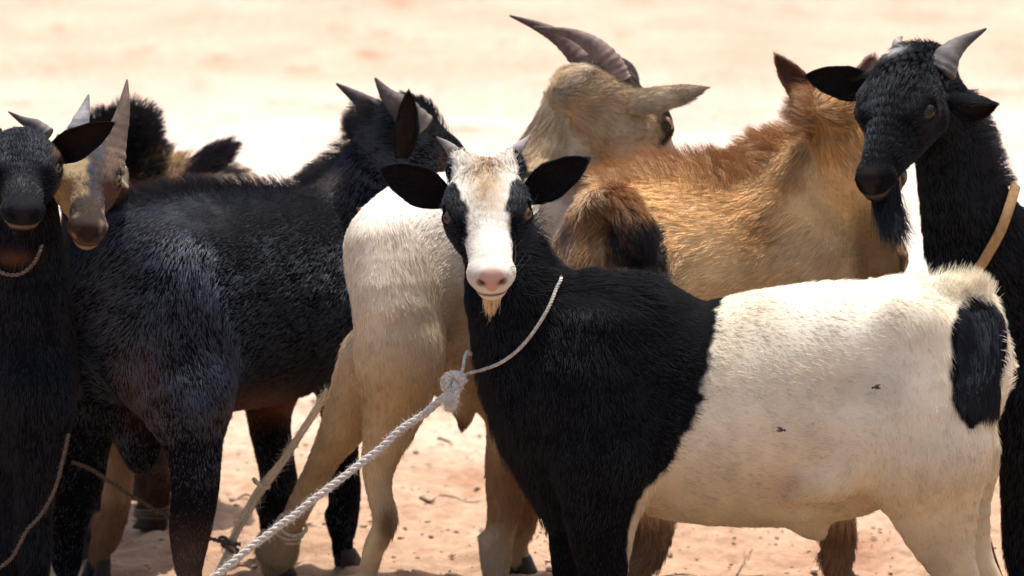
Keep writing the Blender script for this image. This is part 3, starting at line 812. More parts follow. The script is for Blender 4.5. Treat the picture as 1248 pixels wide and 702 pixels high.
# ---- white goat with tan head, rump towards the camera
def goat_cream():
    g = Goat('large cream goat with tan head turned away and long swept-back horns, behind the roped goat', (-.02, .35, 0), .0060, (.55, .8, 0))
    g.chain([(668, 355, .56, 138, 74), (610, 353, .46, 148, 86), (555, 340, .36, 136, 88), (512, 318, .27, 106, 80), (488, 322, .22, 88, 66)], n=4)
    g.chain([(735, 108, .56, 46, 42), (722, 170, .56, 62, 48), (705, 240, .56, 78, 56), (680, 320, .56, 105, 70)], k=.04)
    g.chain([(690, 130, .58, 22, 26), (668, 175, .58, 26, 30), (640, 220, .55, 28, 34)], k=.04)
    g.chain([(470, 300, .17, 50, 40), (482, 380, .14, 62, 46), (488, 450, .14, 56, 40)], k=.05, fl=(.05, 0, -1))
    g.leg([(488, 430, .14, 60, 44), (480, 500, .14, 46, 34), (462, 565, .14, 24, 19), (463, 603, .13, 18, 14), (470, 636, .12, 20, 13), (456, 668, .11, 15, 12), (443, 715, .11, 13, 11)], (436, .10))
    g.leg([(460, 430, .28, 55, 40), (425, 510, .33, 38, 30), (398, 555, .38, 25, 19), (374, 600, .42, 20, 15), (352, 645, .45, 17, 14), (343, 672, .47, 23, 21)], (336, .50), hs=.028, pastern=.022, pz=(.050, .038, .024))
    g.leg([(640, 440, .42, 52, 40), (622, 510, .40, 32, 26), (612, 570, .40, 24, 20), (616, 612, .40, 24, 22), (610, 650, .40, 18, 17), (604, 700, .40, 16, 15)], (602, .40))
    g.leg([(670, 440, .58, 50, 40), (645, 520, .55, 26, 24), (634, 580, .53, 20, 18), (640, 612, .52, 20, 18), (636, 650, .52, 15, 14)], (632, .52))
    g.chain([(560, 470, .34, 26, 24), (566, 505, .34, 12, 12), (563, 520, .34, 6, 6)], k=.03)
    g.chain([(600, 480, .38, 22, 22), (608, 506, .38, 9, 9), (607, 516, .38, 5, 5)], k=.03)
    h = g.head = Head(P(738, 88, .53), vw(.60, -.62, .46), vw(.66, .1, -.7), .235, .95)
    h.build(g.B)
    def coat(c):
        V, X, Y = c['V'], c['X'], c['Y']
        col = np.tile(np.array([.70, .60, .46]), (len(V), 1))
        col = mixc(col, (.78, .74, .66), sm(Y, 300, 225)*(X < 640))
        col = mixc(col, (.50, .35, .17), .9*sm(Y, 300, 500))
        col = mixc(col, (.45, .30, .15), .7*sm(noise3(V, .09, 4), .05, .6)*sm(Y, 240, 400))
        # tan neck and head
        hd = sm(X-.25*(Y-200), 605, 640)*sm(Y, 250, 225)
        col = mixc(col, (.46, .33, .19), hd)
        top = np.exp(-((X-np.interp(Y, [80, 110, 160, 210], [742, 696, 652, 625]))/15)**2)*sm(Y, 180, 110)
        col = mixc(col, (.10, .07, .05), .7*top)
        col = mixc(col, (.66, .56, .42), .6*sm(noise3(V, .035, 14), .1, .5)*hd)
        q = c['head']; hx, hy, hz = q.T
        inh = (np.abs(hy) < .42)*(hz > -.6)*(hx > -.1)*(hx < 1.3)*1.0
        col = mixc(col, (.05, .045, .04), inh*sm(np.abs(hy), .17, .12)*sm(hz, -.3, -.2)*.9)
        col = mixc(col, (.62, .52, .42), inh*np.exp(-((np.abs(hy)-.17)/.03)**2)*(hx > .4)*(hz > -.3))
        col = mixc(col, (.05, .04, .035), inh*np.exp(-((np.abs(hy)-.24)/.035)**2)*(hx > .48)*(hz > -.3))
        col = mixc(col, (.06, .042, .035), inh*.9*sm(hx, .32, .2)*sm(hz, -.10, -.05))
        # brown knees and hock
        for (kx, ky, rx, ry) in ((632, 598, 20, 40), (645, 615, 20, 30), (472, 640, 13, 24), (560, 520, 14, 12), (608, 515, 12, 10)):
            col = mixc(col, (.10, .045, .02), .85*np.exp(-(((X-kx)/rx)**2+((Y-ky)/ry)**2)**1.5))
        col = mixc(col, (.36, .19, .08), .7*sm(Y, 530, 580)*(X > 570)*sm(Y, 660, 620)); col = mixc(col, (.66, .52, .36), .7*sm(Y, 630, 660)*(X > 570)*sm(X, 625, 600))
        return col
    def extra(s):
        X, Y, V, q = s.ctx['X'], s.ctx['Y'], s.ctx['V'], s.ctx['head']
        s.tuft('mane', np.exp(-((X-np.interp(Y, [80, 110, 160, 210], [735, 690, 655, 632]))/12)**2)*(Y < 235)*(Y > 85), 2500, .018, (-.2, 0, -.3), (.42, .31, .20), lift=.7, flow=.7, droop=.1)
    def lenf(c, L): return L+.010*(c['Y'] < 240)*(c['X'] > 620)
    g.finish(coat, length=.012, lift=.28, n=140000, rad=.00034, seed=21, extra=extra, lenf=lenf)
    for e in (-1, 1): eyeball(h, e, g.root, iris=(.22, .09, .03))
    horn_px(g.root, [(722, 98, .56), (708, 72, .58), (684, 48, .60), (655, 32, .62), (621, 19, .63)], .021, col=(.17, .11, .09), col2=(.08, .055, .05), rings=16, amp=.06)
    horn_px(g.root, [(752, 100, .50), (742, 76, .50), (722, 55, .51), (694, 41, .53), (650, 33, .55)], .0225, col=(.24, .17, .14), col2=(.10, .07, .06), rings=16, amp=.07)
    ear(g.root, P(742, 126, .49), P(860, 108, .44), .046, vw(.05, -.5, .8), (.38, .29, .18), (.20, .13, .09), cup=.30, seed=3, furn=7000, peak=.5, flen=.011)
    ear(g.root, P(700, 118, .60), P(664, 112, .68), .045, vw(-.3, -.2, .9), (.47, .37, .25), (.45, .33, .22), cup=.5, seed=4)
    # collar strap round the neck
    return g
gB = goat_cream()

# ---- black goat, second from left
def goat_black_mid():
    g = Goat('black goat with glossy back facing away, second body from the left', (-.42, .45, 0), .0060, (.82, .5, 0))
    g.chain([(405, 335, .60, 108, 78), (345, 358, .52, 130, 94), (270, 366, .43, 138, 100), (200, 368, .36, 138, 96), (160, 372, .32, 118, 88), (138, 372, .30, 92, 72)], n=4)
    g.chain([(492, 160, .64, 42, 40), (470, 205, .64, 54, 46), (440, 250, .64, 66, 54), (405, 310, .61, 88, 66)], k=.04)
    g.chain([(205, 330, .29, 60, 46), (208, 420, .27, 72, 50), (228, 490, .23, 52, 44)], k=.09, fl=(.1, 0, -1))
    g.chain([(140, 340, .36, 50, 46), (130, 420, .34, 48, 46), (118, 480, .33, 42, 40)], k=.05, fl=(0, 0, -1))
    g.leg([(228, 475, .24, 54, 44), (236, 545, .22, 37, 30), (238, 595, .21, 32, 22), (232, 645, .21, 29, 18), (230, 690, .21, 19, 15)], (240, .21))
    g.leg([(120, 465, .34, 46, 40), (104, 535, .33, 34, 28), (97, 590, .33, 32, 22), (84, 640, .33, 25, 17), (82, 690, .33, 18, 15)], (84, .33))
    g.leg([(405, 400, .58, 50, 40), (412, 480, .58, 27, 24), (418, 560, .57, 20, 18), (420, 600, .57, 21, 18), (418, 650, .57, 16, 14)], (418, .57))
    g.leg([(345, 420, .70, 50, 40), (328, 500, .70, 30, 25), (336, 560, .70, 24, 20), (340, 592, .70, 24, 20), (334, 630, .70, 17, 15)], (330, .70))
    g.chain([(170, 490, .30, 26, 24), (170, 530, .30, 30, 28), (172, 556, .30, 22, 22)], k=.03)
    g.chain([(115, 330, .28, 24, 24), (92, 375, .26, 18, 18), (90, 430, .26, 16, 16), (92, 470, .26, 8, 8)], k=.03, fl=(0, 0, -1))
    h = g.head = Head(P(496, 134, .62), vw(.65, -.60, .47), vw(.6, .0, -.8), .212, .95)
    h.build(g.B)
    def coat(c):
        V, X, Y = c['V'], c['X'], c['Y']
        col = np.tile(np.array([.0042, .0044, .0058]), (len(V), 1))
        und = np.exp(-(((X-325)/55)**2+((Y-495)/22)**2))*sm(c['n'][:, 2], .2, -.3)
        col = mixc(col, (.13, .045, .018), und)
        col = mixc(col, (.045, .018, .010), .8*np.exp(-(((X-175)/30)**2+((Y-470)/50)**2)))
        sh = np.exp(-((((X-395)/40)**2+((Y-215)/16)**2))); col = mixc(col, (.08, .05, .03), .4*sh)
        q = c['head']; inh = (np.abs(q[:, 1]) < .45)*(q[:, 2] > -.6)*(q[:, 0] > .2)*(q[:, 0] < 1.3)
        ey = np.exp(-(((q[:, 0]-.43)/.12)**2+((q[:, 2]+.22)/.08)**2))*inh; col = mixc(col, (.10, .05, .03), .7*ey)
        # sky and sun highlight on the loin, painted into the coat
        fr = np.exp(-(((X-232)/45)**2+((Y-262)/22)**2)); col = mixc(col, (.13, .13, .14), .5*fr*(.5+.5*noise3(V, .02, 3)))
        lg = sm(Y, 610, 690)*(X > 190)*(X < 260); col = mixc(col, (.09, .05, .03), .6*lg)
        return col
    def lenf(c, L): return (L+.007*sm(c['Y'], 260, 220))*(1-.5*sm(c['V'][:, 2], .38, .2))
    def extra(s):
        X, Y, V, q = s.ctx['X'], s.ctx['Y'], s.ctx['V'], s.ctx['head']
        top = np.exp(-((Y-np.interp(X, [150, 250, 340, 390, 420, 450], [240, 226, 222, 205, 170, 140]))/12)**2)*(X > 140)*(X < 460)
        s.tuft('mane', top*sm(X, 340, 400)+.25*top, 5200, .034, (-.5, 0, .3), (.014, .011, .010), lift=1.3, flow=.4, droop=.05, clump=.45)
        s.tuft('forelock', np.exp(-(((q[:, 0]-.05)/.2)**2+(q[:, 1]/.14)**2))*(q[:, 2] > -.2), 1500, .022, vw(-.2, .5, 0), tuple(BLACK), lift=.9, flow=.1, droop=0)
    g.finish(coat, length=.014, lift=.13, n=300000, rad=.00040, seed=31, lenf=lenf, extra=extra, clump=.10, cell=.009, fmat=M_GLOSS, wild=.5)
    for e in (-1, 1): eyeball(h, e, g.root, iris=(.28, .13, .05))
    horn_px(g.root, [(486, 160, .62), (464, 140, .62), (438, 121, .63), (410, 102, .65)], .025, col=(.10, .075, .06), col2=(.04, .03, .025), rings=8)
    horn_px(g.root, [(512, 156, .56), (490, 132, .55), (472, 116, .55), (457, 95, .56)], .025, col=(.17, .14, .12), col2=(.06, .045, .04), rings=8)
    ear(g.root, P(488, 192, .54), P(498, 111, .52), .038, vw(.35, .0, -1), (.007, .006, .0055), (.014, .008, .006), cup=.55, seed=5, furn=2500)
    return g
gC = goat_black_mid()

# ---- ginger goat, head turned away
def goat_ginger():
    g = Goat('shaggy ginger brown goat facing away with raised dark tail, behind the black and white goat', (.32, .3, 0), .0062, (.9, .35, 0))
    g.chain([(965, 320, .44, 112, 78), (890, 335, .40, 122, 90), (815, 332, .35, 126, 92), (765, 320, .31, 108, 82), (745, 320, .29, 88, 70)], n=4)
    g.chain([(1032, 152, .47, 34, 38), (1018, 192, .47, 52, 48), (995, 240, .46, 76, 58), (968, 300, .44, 98, 72)], k=.04)
    g.chain([(945, 215, .45, 30, 30), (915, 245, .43, 34, 34), (870, 262, .40, 38, 40)], k=.05)
    for (xx, d) in ((770, .22), (800, .40)):
        g.chain([(760, 330, d, 60, 40), (765, 420, d, 66, 44)], k=.05, fl=(.1, 0, -1))
    g.leg([(765, 430, .22, 60, 44), (770, 520, .22, 44, 32), (796, 600, .22, 24, 20), (802, 640, .22, 20, 17), (792, 680, .22, 16, 14)], (784, .22))
    g.leg([(790, 430, .42, 58, 44), (775, 520, .42, 40, 30), (778, 600, .42, 20, 18), (772, 650, .42, 16, 15)], (768, .42))
    g.leg([(990, 420, .30, 56, 44), (1005, 520, .30, 30, 26), (1018, 600, .30, 20, 18), (1022, 650, .30, 20, 18), (1022, 690, .30, 15, 14)], (1022, .30))
    g.leg([(1010, 420, .48, 50, 44), (1015, 520, .48, 26, 24), (1020, 600, .48, 18, 16)], (1018, .48))
    g.chain([(732, 250, .26, 18, 18), (750, 244, .20, 17, 17), (766, 260, .17, 17, 15), (778, 285, .16, 20, 16), (788, 305, .16, 10, 8)], k=.02)
    h = g.head = Head(P(1030, 134, .45), vw(.33, -.84, .40), vw(.93, .1, -.3), .25, .92)
    h.build(g.B)
    def coat(c):
        V, X, Y = c['V'], c['X'], c['Y']
        col = np.tile(np.array([.82, .54, .26]), (len(V), 1))
        col = mixc(col, (.60, .32, .11), .8*sm(noise3(V*np.array([1, 1, 1.6]), .06, 4), .0, .5))
        col = mixc(col, (.78, .58, .38), .55*np.exp(-(((X-990)/40)**2+((Y-315)/45)**2)))
        col = mixc(col, (.68, .47, .26), .5*sm(Y, 270, 330)*(X > 800))
        rd = np.exp(-((X-np.interp(Y, [170, 205, 230, 300], [1000, 960, 940, 935]))/26)**2)*(Y < 300); col = mixc(col, (.24, .10, .03), .55*rd)
        # rump and tail
        dk = sm(X, 768, 720)*sm(Y, 215, 240); col = mixc(col, (.20, .085, .025), .8*dk)
        col = mixc(col, (.60, .42, .26), .9*np.exp(-(((X-715)/20)**2+((Y-232)/12)**2)))
        col = mixc(col, (.10, .09, .09), .9*np.exp(-(((X-693)/12)**2+((Y-275)/28)**2)))
        tl = (V[:, 1] < .235)*(X > 735)*(X < 812)*(Y > 225)*(Y < 325); col = mixc(col, (.24, .10, .03), tl*1.0); col = mixc(col, (.02, .014, .012), tl*sm(Y, 245, 275)*sm(X, 755, 775))
        col = mixc(col, (.10, .05, .03), .8*sm(Y, 620, 650)*(X < 850)+0*X)
        col = mixc(col, (.16, .07, .03), .8*sm(Y, 620, 650)*(X > 900))
        hd = sm(X, 1030, 1050)*sm(Y, 230, 270); col = mixc(col, (.20, .11, .06), .7*hd)
        return col
    def lenf(c, L):
        return L*(.75+.5*sm(c['Y'], 300, 220))
    def extra(s):
        X, Y, V = s.ctx['X'], s.ctx['Y'], s.ctx['V']
        ridge = np.exp(-((Y-np.interp(X, [740, 800, 870, 895, 930, 965, 985], [212, 204, 216, 208, 190, 152, 132]))/16)**2)*(X < 1000)*(X > 735)
        s.tuft('mane', ridge*(.5+sm(X, 860, 900)), 7000, .048, (-.7, 0, .35), (.36, .18, .07), lift=1.7, flow=.3, droop=.0, clump=.5, cell=.016)
        s.tuft('mane', ridge*(.5+sm(X, 860, 900)), 5000, .046, (-.7, 0, .35), (.66, .46, .26), lift=.95, flow=.3, droop=.12, clump=.6, cell=.02)
        s.tuft('tail_hair', ((V[:, 1] < .235)*(X > 738)*(X < 805)*(Y > 255)*(Y < 320)).astype(float), 2800, .030, (.6, 0, -.6), (.022, .015, .014), lift=.4, flow=.4, droop=.1, clump=.6)
        s.tuft('tail_hair', ((V[:, 1] < .24)*(X > 735)*(X < 790)*(Y > 205)*(Y < 265)).astype(float), 2200, .024, (.5, 0, -.3), (.34, .16, .05), lift=.5, flow=.4, droop=.1, clump=.6)
    g.finish(coat, length=.028, lift=.36, n=110000, rad=.00042, seed=41, lenf=lenf, extra=extra, clump=.45, skin_dark=.7)
    for e in (-1, 1): eyeball(h, e, g.root)
    ear(g.root, P(1002, 134, .42), P(946, 69, .39), .042, vw(-.4, .1, -1), (.16, .07, .04), (.09, .045, .03), cup=.55, seed=6, furn=2500, flen=.012)
    ear(g.root, P(1040, 122, .50), P(1066, 70, .56), .042, vw(.3, .1, -1), (.16, .08, .05), (.09, .045, .03), cup=.55, seed=7, furn=1500, flen=.012)
    return g
gD = goat_ginger()

# ---- black bearded goat on the right
def goat_right():
    g = Goat('black bearded goat with a tan strap collar and one folded ear, standing at the right', (.85, .4, 0), .0050, (-.95, -.25, 0))
    g.chain([(1300, 400, .40, 118, 76), (1370, 420, .44, 135, 92), (1460, 430, .50, 140, 100), (1550, 425, .56, 140, 98), (1630, 410, .62, 118, 86)], n=4)
    g.chain([(1142, 128, .30, 40, 44), (1160, 180, .31, 46, 48), (1175, 245, .32, 54, 52), (1200, 310, .34, 74, 58), (1265, 380, .38, 104, 70)], k=.035)
    g.chain([(1240, 420, .36, 60, 55), (1262, 520, .36, 52, 50)], k=.05, fl=(0, 0, -1))
    g.leg([(1268, 480, .30, 60, 44), (1254, 570, .29, 38, 30), (1247, 640, .29, 27, 22), (1248, 672, .29, 26, 22), (1250, 700, .29, 19, 17)], (1250, .29))
    g.leg([(1310, 480, .48, 56, 44), (1305, 570, .48, 34, 28), (1300, 640, .48, 24, 20)], (1300, .48))
    g.leg([(1600, 470, .52, 74, 44), (1610, 560, .52, 50, 32), (1630, 630, .52, 27, 22), (1648, 665, .52, 20, 18), (1640, 700, .52, 15, 14)], (1630, .52))
    g.leg([(1610, 470, .70, 74, 44), (1620, 560, .70, 50, 32), (1645, 630, .70, 27, 22)], (1640, .70))
    h = g.head = Head(P(1112, 62, .27), vw(-.36, -.72, -.60), vw(.88, -.03, -.46), .228, 1.0)
    h.build(g.B, muzzle=.90)
    def coat(c):
        V, X, Y = c['V'], c['X'], c['Y']
        col = np.tile(np.array([.0036, .0036, .0044]), (len(V), 1))
        q = c['head']; hx, hy, hz = q.T; inh = (np.abs(hy) < .45)*(hz > -.6)*(hx > -.1)*(hx < 1.3)
        col = mixc(col, (.6, .58, .56), np.exp(-(((hx-.0)/.05)**2+((hy*(1 if h.l[0] > 0 else -1)+.07)/.05)**2))*inh*(hz > -.15))
        col = mixc(col, (.06, .03, .02), .7*np.exp(-(((hx-.42)/.1)**2+((hz+.15)/.07)**2))*inh*(np.abs(hy) > .2))
        col = mixc(col, (.22, .16, .12), .5*np.exp(-((hz+.275)/.014)**2)*(hx > .85)*inh)
        col = mixc(col, (.018, .014, .013), padmask(q)*inh)
        return col
    def extra(s):
        X, Y, V, q = s.ctx['X'], s.ctx['Y'], s.ctx['V'], s.ctx['head']
        strands(s, 'beard', h, (.78, .97), .07, -.37, P(1094, 288, .13), .013, 3600, .0004, (.006, .0055, .0055))
        s.tuft('mane', np.exp(-((X-np.interp(Y, [110, 150, 190, 215], [1185, 1200, 1216, 1225]))/10)**2)*(Y > 110)*(Y < 225), 1800, .026, (.7, 0, .3), (.009, .008, .008), lift=1.6, flow=.2, droop=.0)
        s.tuft('forelock', np.exp(-(((q[:, 0]-.06)/.16)**2+(q[:, 1]/.15)**2))*(q[:, 2] > -.15), 2600, .028, vw(-.3, -.2, -.6), None, lift=.8, flow=-.4, droop=.2)
    g.finish(coat, length=.014, lift=.26, n=120000, rad=.00032, seed=51, extra=extra, clump=.18, cell=.009, wild=.6, densf=lambda c, d: d*np.where(c['X'] > 1300, .25, 1.0)*(1+(c['Y'] < 260)))
    for e in (-1, 1): eyeball(h, e, g.root, iris=(.03, .017, .01))
    horn_px(g.root, [(1146, 88, .25), (1156, 68, .26), (1173, 52, .28), (1202, 35, .30)], .0235, col=(.17, .16, .15), col2=(.07, .065, .06), rings=7, amp=.035)
    horn_px(g.root, [(1098, 66, .30), (1094, 52, .31), (1100, 44, .32)], .012, col=(.45, .42, .38), col2=(.3, .28, .25), rings=3)
    ear(g.root, P(1064, 106, .29), P(983, 92, .27), .050, vw(-.2, -.1, -1), (.005, .0045, .0045), (.010, .007, .006), cup=.5, seed=8, furn=3500)
    ear(g.root, P(1156, 118, .21), P(1214, 112, .20), .058, vw(.05, -.9, -.35), (.005, .0045, .0045), (.010, .008, .008), cup=.7, seed=9, furn=3500, fold=-.28, droop=.0)
    return g
gE = goat_right()

# ---- tan-faced goat peering over the black goat's rump
def goat_tan_face():
    g = Goat('goat with tan blaze, grey cheek and tall upright horns, facing camera behind the leftmost goat', (-.5, .55, 0), .0056, (-.55, -.8, 0))
    g.chain([(135, 330, .58, 70, 70), (165, 345, .72, 84, 84), (195, 345, .88, 88, 88), (215, 335, 1.0, 80, 80)], n=4)
    g.chain([(108, 200, .24, 34, 36), (114, 228, .34, 40, 42), (124, 262, .46, 48, 48), (135, 315, .60, 60, 58)], k=.035)
    g.leg([(118, 400, .58, 40, 36), (126, 480, .56, 28, 24), (122, 560, .56, 20, 18), (116, 600, .56, 19, 17), (108, 650, .56, 13, 13)], (98, .63))
    g.leg([(150, 420, .52, 40, 34), (148, 500, .50, 28, 24), (146, 560, .50, 20, 18), (142, 610, .50, 19, 17), (130, 660, .50, 15, 14)], (122, .50))
    g.leg([(190, 400, 1.02, 50, 40), (182, 480, 1.03, 34, 28), (178, 560, 1.05, 18, 16)], (176, 1.06))
    g.leg([(215, 400, 1.06, 50, 40), (218, 480, 1.08, 30, 24), (226, 560, 1.1, 16, 14)], (230, 1.12))
    h = g.head = Head(P(105, 163, .20), vw(.10, -.64, -.76), vw(.95, -.03, .20), .182, .98)
    h.build(g.B, muzzle=1.1)
    def coat(c):
        V, X, Y = c['V'], c['X'], c['Y']
        col = np.tile(np.array([.022, .020, .024]), (len(V), 1))
        q = c['head']; hx, hy, hz = q.T; inh = (np.abs(hy) < .45)*(hz > -.6)*(hx > -.1)*(hx < 1.3)
        im = hy*(1 if g.head.l[0] > 0 else -1)        # positive towards picture right
        n1 = .03*noise3(V, .012, 6)
        col = mixc(col, (.040, .041, .048), inh*1.0)
        col = mixc(col, (.33, .24, .13), inh*sm(-im+n1, -.02, .04)*sm(hx+n1, .8, .7)); col = mixc(col, (.58, .47, .28), .5*inh*sm(-im, .05, .12)*sm(noise3(V*np.array([1, 1, .5]), .012, 71), 0, .5)*sm(hx, .8, .7))
        col = mixc(col, (.12, .065, .035), inh*sm(im+n1, .12, .18)*sm(hx, .75, .6)*.8)
        col = mixc(col, (.05, .034, .026), inh*sm(hx+n1, .70, .80)); col = mixc(col, (.30, .22, .14), inh*.6*sm(noise3(V, .010, 47), .1, .5)*sm(hx, .70, .8)*sm(np.abs(hy), .06, .12))
        col = mixc(col, (.24, .17, .10), inh*sm(hz, -.24, -.30)*(hx > .72)); col = mixc(col, (.02, .015, .012), inh*np.exp(-((hz+.277)/.012)**2)*(hx > .82)*.8)
        col = mixc(col, (.06, .04, .03), inh*.8*sm(noise3(V, .018, 44), .05, .4)*(hx < .8)*sm(-im, .2, -.1))
        col = mixc(col, (.03, .02, .018), padmask(q)*inh)
        legt = (Y > 470)*(V[:, 1] < .535)*(V[:, 2] < .4)*1.0; col = mixc(col, (.42, .27, .16), legt*sm(Y, 500, 560)); col = mixc(col, (.16, .075, .03), .8*legt*sm(Y, 600, 625))
        legb = (Y > 440)*(V[:, 1] > .535)*(X < 200); col = mixc(col, (.035, .042, .06), legb*1.0)
        col = mixc(col, (.20, .08, .03), .8*np.exp(-(((X-165)/30)**2+((Y-235)/18)**2)))
        return col
    g.finish(coat, length=.014, lift=.3, n=90000, rad=.00036, seed=61, clump=.3)
    for e in (-1, 1): eyeball(h, e, g.root, iris=(.2, .1, .04))
    horn_px(g.root, [(134, 210, .18), (140, 175, .20), (150, 135, .22), (155, 97, .25)], .0215, col=(.21, .15, .11), col2=(.10, .07, .05), rings=10, flat=.7)
    horn_px(g.root, [(90, 176, .22), (97, 152, .23), (103, 134, .25), (108, 115, .27)], .0175, col=(.26, .26, .27), col2=(.15, .15, .16), rings=8)
    ear(g.root, P(138, 208, .22), P(155, 224, .30), .028, vw(.3, .2, -1), (.55, .45, .3), (.6, .5, .35), cup=.5, seed=10, furn=600)
    ear(g.root, P(76, 205, .24), P(40, 215, .32), .035, vw(-.3, .2, -1), (.05, .04, .035), cup=.5, seed=12, furn=300)
    return g
gF = goat_tan_face()

# ---- leftmost black goat
def goat_left():
    g = Goat('leftmost black goat with open mouth, tan chin and thin cord collar, facing the camera', (-.68, .2, 0), .0054, (.35, -.9, 0))
    g.chain([(28, 430, .24, 92, 62), (-10, 425, .36, 104, 80), (-70, 415, .52, 110, 88), (-130, 405, .70, 100, 80)], n=4)
    g.chain([(24, 215, .20, 42, 42), (28, 300, .20, 50, 48), (30, 370, .22, 70, 56), (25, 440, .25, 84, 60)], k=.035)
    g.chain([(40, 470, .17, 45, 40), (40, 540, .19, 40, 38)], k=.05, fl=(0, 0, -1))
    g.leg([(48, 500, .18, 44, 34), (44, 570, .18, 30, 26), (42, 630, .18, 24, 21), (42, 668, .18, 24, 21), (42, 705, .18, 17, 16)], (44, .18))
    g.leg([(5, 500, .22, 44, 34), (6, 570, .22, 30, 26), (8, 630, .22, 24, 21), (8, 668, .22, 24, 21), (8, 705, .22, 17, 16)], (8, .22))
    g.leg([(-110, 450, .60, 60, 40), (-120, 540, .62, 34, 28), (-120, 610, .64, 20, 18)], (-122, .64))
    g.leg([(-160, 450, .66, 60, 40), (-165, 540, .68, 34, 28), (-165, 610, .70, 20, 18)], (-166, .70))
    h = g.head = Head(P(26, 158, .10), vw(.10, -.52, -.85), vw(.99, 0, .12), .180, 1.15)
    # jaw a little open
    h.build(g.B, muzzle=1.05)
    g.B.add([h.p(.98, 0, -.40), h.p(.80, 0, -.43), h.p(.5, 0, -.43)], [.035*h.L, .05*h.L, .07*h.L], [.06*h.L, .08*h.L, .12*h.L], lat=h.l, k=.012, flow=False)
    def coat(c):
        V, X, Y = c['V'], c['X'], c['Y']
        col = np.tile(np.array([.0042, .0048, .0070]), (len(V), 1))
        q = c['head']; hx, hy, hz = q.T; inh = (np.abs(hy) < .45)*(hz > -.75)*(hx > -.1)*(hx < 1.3)
        im = hy*(1 if g.head.l[0] > 0 else -1)
        col = mixc(col, (.12, .06, .025), .8*inh*np.exp(-(((hx-.40)/.16)**2+((im-.27)/.05)**2)))
        col = mixc(col, (.012, .012, .014), .8*inh*sm(hx, .5, .7)*sm(np.abs(hy), .16, .1)*(hz > -.3))
        col = mixc(col, (.36, .26, .16), .85*inh*np.exp(-((hz+.275)/.014)**2)*(hx > .86))
        col = mixc(col, (.15, .055, .02), .8*np.exp(-(((X-18)/20)**2+((Y-314)/9)**2))*(V[:, 1] < .2))
        col = mixc(col, (.018, .016, .017), padmask(q)*inh)
        return col
    g.finish(coat, length=.014, lift=.28, n=110000, rad=.00034, seed=71, clump=.18, cell=.009, wild=.6)
    for e in (-1, 1): eyeball(h, e, g.root, iris=(.10, .07, .05))
    horn_px(g.root, [(58, 166, .18), (44, 154, .19), (28, 147, .20), (10, 136, .21)], .013, col=(.13, .11, .10), rings=6)
    horn_px(g.root, [(-4, 166, .18), (-18, 156, .19), (-32, 150, .20), (-48, 146, .21)], .013, col=(.13, .11, .10), rings=6)
    ear(g.root, P(66, 188, .10), P(138, 150, .02), .046, vw(.1, -.1, -1), (.007, .006, .006), (.014, .008, .007), cup=.5, seed=13, furn=2500)
    ear(g.root, P(-14, 190, .12), P(-80, 170, .14), .046, vw(-.1, -.1, -1), (.007, .006, .006), cup=.5, seed=14, furn=300)
    return g
gG = goat_left()

